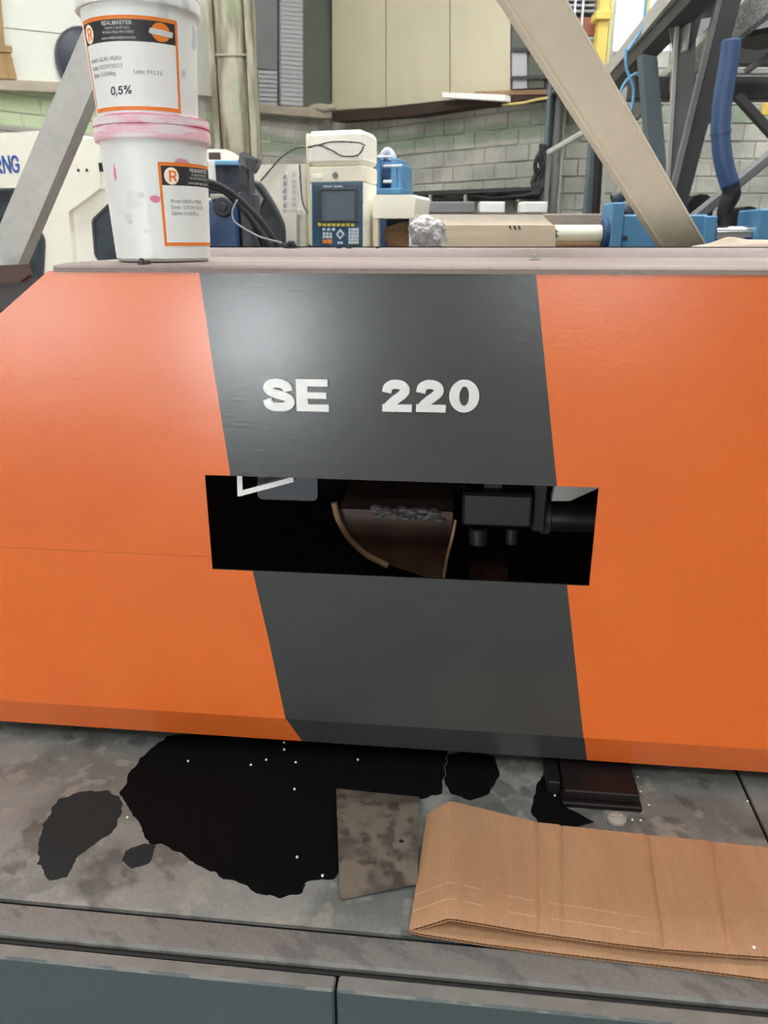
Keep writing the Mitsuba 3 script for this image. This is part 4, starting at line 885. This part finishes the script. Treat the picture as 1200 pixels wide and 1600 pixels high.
part(tb, 'mark', cat(bar(H.pt(869, 357, 4.012), H.pt(869, 372, 4.011), .004, .002, hor), bar(H.pt(865, 361, 4.011), H.pt(873, 361, 4.011), .004, .002, hor), bar(H.pt(865, 368, 4.010), H.pt(873, 368, 4.010), .004, .002, hor)), 'black_plastic')
part(tb, 'plank', H.pbox(856, 379, 938, 386, 3.99, .14, .003), 'pallet_wood')
part(tb, 'trestle', H.pbox(880, 385, 930, 420, 4.02, .08, 0, zmin=0), 'pallet_wood')
k = thing('stone_curb', 'pinkish stone slab behind the cream tube', 'slab')
part(k, 'slab', H.pbox(850, 334, 957, 353, 4.9, .3, .006), 'pinkish_block')
part(k, 'pedestal', H.pbox(852, 354, 955, 380, 4.92, .26, .006, zmin=0), 'mortar')
cl = thing('blue_clamp_unit', 'blue clamp unit with chrome rod behind the beige beam', 'clamp unit')
part(cl, 'flange_ring', cyl(H.pt(940, 366, 4.06), H.pt(955, 366, 4.06), .075, 24, .006), 'deep_blue', 30)
part(cl, 'neck', H.pbox(953, 342, 962, 392, 4.0, .15, .006), 'mid_blue')
part(cl, 'upright', H.pbox(955, 316, 973, 400, 3.98, .2, .006), 'mid_blue')
part(cl, 'body', H.pbox(971, 335, 1104, 400, 4.0, .3, .008), 'mid_blue')
part(cl, 'end_column', H.pbox(1100, 337, 1118, 400, 3.97, .22, .006), 'mid_blue')
q = H.pt(976, 372, 4.0); part(cl, 'bolt', cyl(q - hor * .01, q, .012, 8), 'navy')
part(cl, 'rod', cyl(H.pt(1116, 365, 4.06), H.pt(1160, 365, 4.06), .036, 24), 'chrome', 30); part(cl, 'rod_end', cyl(H.pt(1160, 364, 4.06), H.pt(1186, 364, 4.06), .032, 24), 'chrome', 30)
part(cl, 'end_block', H.pbox(1185, 326, 1260, 376, 3.99, .25, .008), 'mid_blue')
part(cl, 'frame', H.pbox(955, 399, 1260, 440, 4.0, .3, 0, zmin=0), 'deep_blue')
k = thing('black_fittings', 'small black pipe fittings on top of the blue clamp', 'fitting')
part(k, 'fitting', cat(cyl(H.pt(956, 312, 4.04), H.pt(976, 304, 4.04), .028, 14, .004), cyl(H.pt(966, 306, 4.07), H.pt(966, 322, 4.07), .024, 14), cyl(H.pt(976, 334, 4.1), H.pt(990, 322, 4.1), .032, 14, .004)), 'gasket', 30)
for pts, lb, r in ((((1060, 340), (1075, 312), (1092, 304), (1108, 312), (1108, 338)), 'black bag hump behind the lower steel brace', .045), (((1150, 352), (1158, 326), (1172, 324), (1182, 334), (1184, 352)), 'black ribbed cover near the chrome rod', .03)):
    c = np.array([np.mean([p[0] for p in pts]), max(p[1] for p in pts)])
    p = Polygon(H.px([(x, y) for x, y in spline([(a, b, 0) for a, b in pts], 6)[:, :2]], 4.8)).buffer(0)
    k = thing('black_cover', lb, 'cover'); part(k, 'hump', H.poly(p, 4.75, 4.95), 'black_rubber', 20)
    part(k, 'stand', H.box(p.bounds[0] + .02, p.bounds[2] - .02, 4.80, 4.90, 0, p.bounds[1] + .004), 'black_steel')

# ------------------------------------------------------------------ RIGHT: steel gantry
gn = thing('steel_gantry', 'dark grey steel gantry with slanting braces at upper right', 'gantry')
def qbar(tl, tr, br, bl, d, th, m, name): return part(gn, name, hexa([S(*tl, d), S(*tr, d), S(*br, d), S(*bl, d)], hor * th), m)
qbar((1003, 84), (1027, 88), (1044, 290), (1019, 290), 5.3, .10, 'blue_steel', 'post')
qbar((1059, 30), (1089, 30), (1077, 300), (1044, 300), 5.0, .06, 'dark_steel', 'post')
part(gn, 'post_flange', hexa([S(1057, 30, 4.97), S(1062, 30, 4.97), S(1046, 300, 4.97), S(1041, 300, 4.97)], hor * .03), 'light_steel')
for a, b, dd in ((1031, 290, 5.3), (1060, 299, 5.0)):
    q = S(a, b, dd + .05); part(gn, 'post_foot', bar(q, [q[0], q[1], 0], .1, .08, (1, 0, 0)), 'dark_steel')
qbar((1134, -30), (1166, -30), (1071, 330), (1047, 322), 4.6, .06, 'black_steel', 'brace')
part(gn, 'brace_flange', hexa([S(1128, -30, 4.57), S(1136, -30, 4.57), S(1050, 322, 4.57), S(1043, 318, 4.57)], hor * .03), 'dark_steel')
q = S(1060, 325, 4.65); part(gn, 'post_foot', bar(q, [q[0], q[1], 0], .08, .08, (1, 0, 0)), 'dark_steel')
part(gn, 'head_plate', H.pbox(1052, 9, 1086, 17, 4.93, .2, .003), 'black_steel')
part(gn, 'gusset', H.ppoly([(1044, 34), (1060, 20), (1060, 80), (1052, 76)], 5.0, .015), 'dark_steel')
part(gn, 'gusset', H.ppoly([(1079, 18), (1083, 18), (1074, 78), (1071, 78)], 4.9, .10), 'light_steel')
part(gn, 'gusset', H.ppoly([(1083, 18), (1100, 14), (1088, 60), (1078, 78)], 4.99, .02), 'black_steel')
for x, y in ((1054, 20), (1056, 30)): 
    q = S(x, y, 4.95); part(gn, 'bolt', cyl(q - hor * .03, q + hor * .05, .014, 8), 'light_steel')
# long rails running away from the camera
def rail(a, da, b, db, w, h, m, name): return part(gn, name, bar(S(*a, da), S(*b, db), w, h), m)
rail((940, 143), 7.6, (1110, -44), 4.4, .12, .20, 'black_steel', 'rail')
rail((940, 130), 7.5, (1098, -60), 4.36, .08, .10, 'light_steel', 'rail_lip')
rail((975, 190), 7.4, (1215, -8), 4.3, .04, .13, 'speckled', 'perforated_tray')
rail((985, 170), 7.4, (1215, -48), 4.4, .05, .05, 'pale_sheet', 'tray_lip')
part(gn, 'cross_beam', H.pbox(990, 118, 1300, 154, 6.0, .16, .006), 'black_steel')
part(gn, 'cross_beam', H.pbox(1148, 105, 1300, 115, 5.9, .05, .004), 'light_steel')
part(gn, 'cross_beam', H.pbox(1146, 62, 1300, 100, 6.1, .12, .004), 'black_steel')
part(gn, 'deck', cat(bar(S(1100, 10, 5.2), S(1300, -20, 5.2), .5, .03), bar(S(1150, 70, 5.6), S(1300, 40, 5.0), .4, .03)), 'black_steel')
part(gn, 'tie_bar', bar(S(1165, 112, 5.7), S(1215, 78, 5.5), .03, .03), 'dark_steel')
part(gn, 'lower_brace', bar(S(1082, 343, 4.35), S(1300, 165, 4.5), .05, .055, c=.01), 'dark_steel')
part(gn, 'lower_brace', bar(S(1093, 200, 5.9), S(1127, 164, 5.9), .05, .05), 'black_steel')
part(gn, 'lower_brace', bar(S(1152, 150, 6.0), S(1250, 258, 6.0), .07, .05), 'black_steel')
q = S(1300, 150, 6.05); part(gn, 'post', bar(q, [q[0], q[1], 0], .14, .14, (1, 0, 0)), 'black_steel')
q = S(1300, 165, 4.5); part(gn, 'post', bar([q[0], q[1], 4.3], [q[0], q[1], 0], .14, .14, (1, 0, 0)), 'black_steel')
k = thing('blue_hose', 'thick blue hose hanging from the gantry', 'hose')
part(k, 'hose', tube([S(x, y, 4.12) for x, y in ((1143, 62), (1140, 90), (1134, 125), (1128, 165), (1126, 210), (1131, 255), (1141, 290))], 14.5 * mpp(1130, 180, 4.12), 14), 'hose_blue', True)
part(k, 'elbow', tube([S(x, y, 4.12) for x, y in ((1141, 288), (1143, 304), (1136, 320), (1131, 338), (1134, 362))], [.042, .044, .04, .034, .03], 12), 'black_rubber', True, label='black rubber end of the hose')
part(k, 'clamp', cyl(S(1126, 205, 4.12), S(1126.3, 209, 4.12), .049, 16), 'hose_blue', 30)
solo('black_cable_bundle', cat([tube([S(x + rng.uniform(-2, 2), y, 4.2 + .02 * i) for x, y in ((1128, 110 + 3 * i), (1121, 125), (1124, 140), (1119, 156), (1124, 170), (1121, 185))], .010, 6) for i in range(3)]), 'black_rubber', 'ragged black cable ties beside the blue hose', 'cable bundle', smooth=True)
for pts, lb in (([(978, 76), (978, 102), (984, 122), (990, 140), (987, 168), (980, 178)], 'light blue cable hanging from the rail, right of the yellow mast'), ([(1003, 112), (988, 118), (976, 130), (966, 152), (960, 170)], 'light blue cable looping toward the beige beam'), ([(1012, -20), (1004, 40), (990, 66), (980, 80)], 'light blue cable in front of the bright window')):
    solo('blue_cable', tube([S(x, y, 5.6) for x, y in pts], .009, 8), 'cable_blue', lb, 'cable', smooth=True)

# yellow mast and machine in front of the right wall
k = thing('wall_platform', 'steel platform on the right wall carrying the yellow mast', 'platform')
part(k, 'deck', H.pbox(886, 119, 962, 126, 7.8, .98, .004), 'dark_steel')
for x in (892, 950): part(k, 'bracket', hexa([H.pt(x, 126, 8.2), H.pt(x + 5, 126, 8.2), H.pt(x + 5, 140, 8.74), H.pt(x, 140, 8.74)], [0, 0, .06]), 'dark_steel')
k = thing('yellow_mast', 'yellow steel mast left of the bright window', 'mast')
part(k, 'mast', H.pbox(936, -60, 952, 119, 7.9, .12, .006), 'yellow_paint')
part(k, 'collar', H.pbox(931, 16, 955, 30, 7.87, .17, .006), 'yellow_paint')
part(k, 'rail', H.pbox(952, -60, 958, 119, 7.95, .05, .004), 'lime_paint')
k = thing('pale_green_tank', 'pale yellow green machine housing behind the beige beam', 'machine')
part(k, 'housing', H.pbox(889, 44, 933, 119, 8.12, .3, .02), 'lime_paint')
part(k, 'ring', cat([bar(H.pt(917 + 8 * math.cos(a), 76 + 10 * math.sin(a), 8.115), H.pt(917 + 8 * math.cos(a + .4), 76 + 10 * math.sin(a + .4), 8.115), .01, .01, hor) for a in np.arange(0, 6.2, .4)]), 'light_steel')
part(k, 'red_box', H.pbox(888, 27, 931, 56, 8.08, .06, .006), 'rust_red')
part(k, 'rail', cat(H.pbox(903, 58, 932, 61, 8.07, .05, .002), H.pbox(910, -30, 913, 50, 8.06, .03, .002), H.pbox(898, -30, 901, 40, 8.06, .03, .002)), 'pipe_white')
part(k, 'grille', H.pbox(862, -50, 930, 46, 8.17, .04, .002), 'black_steel')
for i in range(6): part(k, 'louver', H.pbox(884, -30 + i * 9, 930, -26 + i * 9, 8.12, .03, .002), 'slat_pale')
solo('yellow_tag', H.pbox(1193, 160, 1204, 180, 7.5, .05, .004), 'yellow_paint', 'small yellow box on the block wall under the gantry beam', 'box')
labels['yellow_tag']['label'] = 'small yellow box by the right edge under the gantry'
solo('yellow_hook', H.pbox(1192, 247, 1204, 254, 4.42, .04, .004), 'yellow_paint', 'small yellow clamp on the lower steel brace', 'clamp')

# vertical dark pipes at the end of the back wall
for i, (x0, x1, y0, y1, w, mm, lb) in enumerate(((849, 849, 110, 300, 5, 'blue_steel', 'leftmost dark pipe at the corner of the block wall'), (856, 853, 100, 305, 6, 'gasket', 'second dark pipe at the corner of the block wall'), (866, 862, 90, 335, 7, 'dark_steel', 'grey pipe at the corner right of the dark pipes'), (874, 870, 150, 340, 3.5, 'light_steel', 'thin pale pipe at the corner of the block wall'))):
    a, b = S(x0, y0, 8.5 + .05 * (i % 2)), S(x1, y1, 8.5 + .05 * (i % 2))
    solo('wall_pipe', cat(cyl([b[0], b[1], 0], [b[0], b[1], a[2]], w * 8.5 / FOC / 1.4, 10)), mm, lb, 'pipe', smooth=30)
k = thing('black_cable_coil', 'heap of black cables at the foot of the wall pipes', 'cables')
part(k, 'cables', cat([tube([S(846 + rng.uniform(-5, 12), 228 + rng.uniform(-8, 8), 8.47), S(842 + rng.uniform(-6, 14), 255, 8.46), S(838 + rng.uniform(-8, 18), 285, 8.46), S(832 + rng.uniform(-14, 12), 304, 8.35), S(812 + rng.uniform(-20, 0), 308, 8.45)], .022, 6) for _ in range(9)]), 'black_rubber', True)
k = thing('wall_cable_tray', 'black cable tray along the foot of the back block wall', 'cable tray')
part(k, 'shelf', FC.ppoly([(622, 300), (846, 291), (846, 297), (622, 307)], -.16, .16), 'black_steel')
part(k, 'cable', tube([FC.pt(x, y, -.12) for x, y in ((622, 311), (650, 309), (700, 313), (740, 307), (770, 310), (800, 308), (838, 304))], .03, 8), 'black_rubber', True)
part(k, 'cable', tube([FC.pt(x, y, -.10) for x, y in ((622, 316), (680, 310), (720, 314), (780, 306), (838, 308))], .022, 8), 'black_rubber', True)
for x in (671, 726, 809): part(k, 'hook', FC.pbox(x - 1.5, 304, x + 1.5, 316, -.17, .05, .002), 'light_steel')
k = thing('handrail', 'grey steel handrail slanting behind the beige beam', 'handrail')
part(k, 'rail', bar(S(855, 240, 7.9), S(960, 180, 7.6), .05, .05, c=.012), 'light_steel')
q = S(950, 186, 7.62); part(k, 'post', bar([q[0], q[1], q[2]], [q[0], q[1], 0], .05, .05, (1, 0, 0)), 'light_steel')
q = S(858, 238, 7.9); part(k, 'post', bar([q[0], q[1], q[2]], [q[0], q[1], 0], .04, .04, (1, 0, 0)), 'dark_steel')
k = thing('blue_column', 'narrow dark blue column with black cable behind the beige beam', 'column')
part(k, 'column', H.pbox(919, 215, 930, 335, 7.0, .1, .006, zmin=0), 'blue_steel')
part(k, 'cable', tube([S(x, y, 6.95) for x, y in ((936, 230), (934, 280), (930, 345))], .035, 8), 'black_rubber', True)
# pale blocks at the foot of the back wall
for x0, x1, m, lb in ((750, 789, 'white_light', 'pale block standing left of its twin at the wall foot'), (814, 856, 'white_light', 'pale block standing at the wall foot near the pipes'), (669, 742, 'grey_sheet', 'dark grey block standing at the wall foot behind the crate')):
    k = thing('wall_foot_block', lb, 'block'); part(k, 'block', H.pbox(x0, 315, x1, 333, 7.6, .2, .01), m); part(k, 'pier', H.pbox(x0 + 2, 332.5, x1 - 2, 345, 7.62, .16, 0, zmin=0), 'mortar')
# things on the back ledge
k = thing('white_board', 'white foam board lying on the back wall ledge', 'board')
part(k, 'board', hexa([FC.pt(690, 144, -.32), FC.pt(789, 148, -.34), FC.pt(789, 158, -.34), FC.pt(692, 152, -.32)], FC.ay * .1), 'white_light')
k = thing('plank', 'brown plank on the ledge beside the white board', 'plank')
part(k, 'plank', FC.ppoly([(742, 143), (856, 140), (856, 147), (742, 149)], -.23, .12), 'pallet_wood')
solo('yellow_hose', tube([FC.pt(x, y, -.26) for x, y in ((785, 164), (815, 161), (838, 156), (856, 153))], .013, 8), 'dull_yellow', 'yellow hose along the ledge right of the white board', 'hose', smooth=True)
k = thing('grey_shutter', 'dark steel frame with grey panes right of the beige panels', 'shutter')
part(k, 'backing', FC.ppoly([(798, -60), (857, -60), (857, 141), (798, 140)], -.05, .05), 'black_steel')
for q in ([(800, 82), (823, 82), (823, 118), (800, 120)], [(801, 124), (823, 122), (823, 138), (801, 139)]): part(k, 'pane', FC.ppoly(q, -.065, .02), 'slat_pale')
for q in ([(826, 84), (850, 84), (850, 118), (826, 118)], [(826, 122), (850, 121), (850, 137), (826, 138)], [(800, 40), (850, 44), (850, 76), (800, 74)]): part(k, 'pane', FC.ppoly(q, -.065, .02), 'green_grey_slab')
part(k, 'frame', cat(FC.ppoly([(798, 74), (857, 76), (857, 82), (798, 80)], -.09, .05), FC.ppoly([(798, 119), (857, 118), (857, 123), (798, 124)], -.09, .05)), 'black_steel')
solo('concrete_rubble', cat([(lambda s: (s.apply_scale([rng.uniform(.7, 1.5), 1, rng.uniform(.5, .8)]), s.apply_translation(FL.pt(x, 168 + rng.uniform(0, 5), -.10)), s)[2])(trimesh.creation.icosphere(1, .085)) for x in (492, 500, 508, 516, 524, 532)]), 'ledge_concrete', 'rough concrete lumps on the ledge at the hall corner', 'rubble', smooth=False, stuff=True)

# left wall: dark disc and timber post
k = thing('wall_disc', 'dark navy domed disc on the left wall behind the grey beam', 'disc')
c = FL.pt(135, 100, -.06); Rr = 46 * 7.9 / FOC
m = trimesh.creation.revolve(np.array([[0, .12], [Rr * .5, .10], [Rr * .85, .06], [Rr, .02], [Rr, 0], [0, 0]]), sections=48); m.apply_transform(trimesh.geometry.align_vectors([0, 0, 1], -FL.ay)); m.apply_translation(c)
part(k, 'dome', m, 'navy', 30)
m = trimesh.creation.revolve(np.array([[Rr * .98, 0], [Rr * 1.04, 0], [Rr * 1.04, .03], [Rr * .98, .03], [Rr * .98, 0]]), sections=48); m.apply_transform(trimesh.geometry.align_vectors([0, 0, 1], -FL.ay)); m.apply_translation(c)
part(k, 'ring', m, 'gasket', 30)
k = thing('timber_post', 'tan timber post with a capping block on the left wall ledge', 'timber')
part(k, 'shaft', FL.ppoly([(-20, 82), (17, 84), (27, 124), (-12, 122)], -.15, .09), 'timber')
part(k, 'cap', FL.ppoly([(-25, 68), (18, 72), (20, 82), (-25, 80)], -.15, .14), 'timber')
part(k, 'upper', FL.ppoly([(-25, -60), (-3, -60), (8, 72), (-25, 70)], -.13, .10), 'timber')
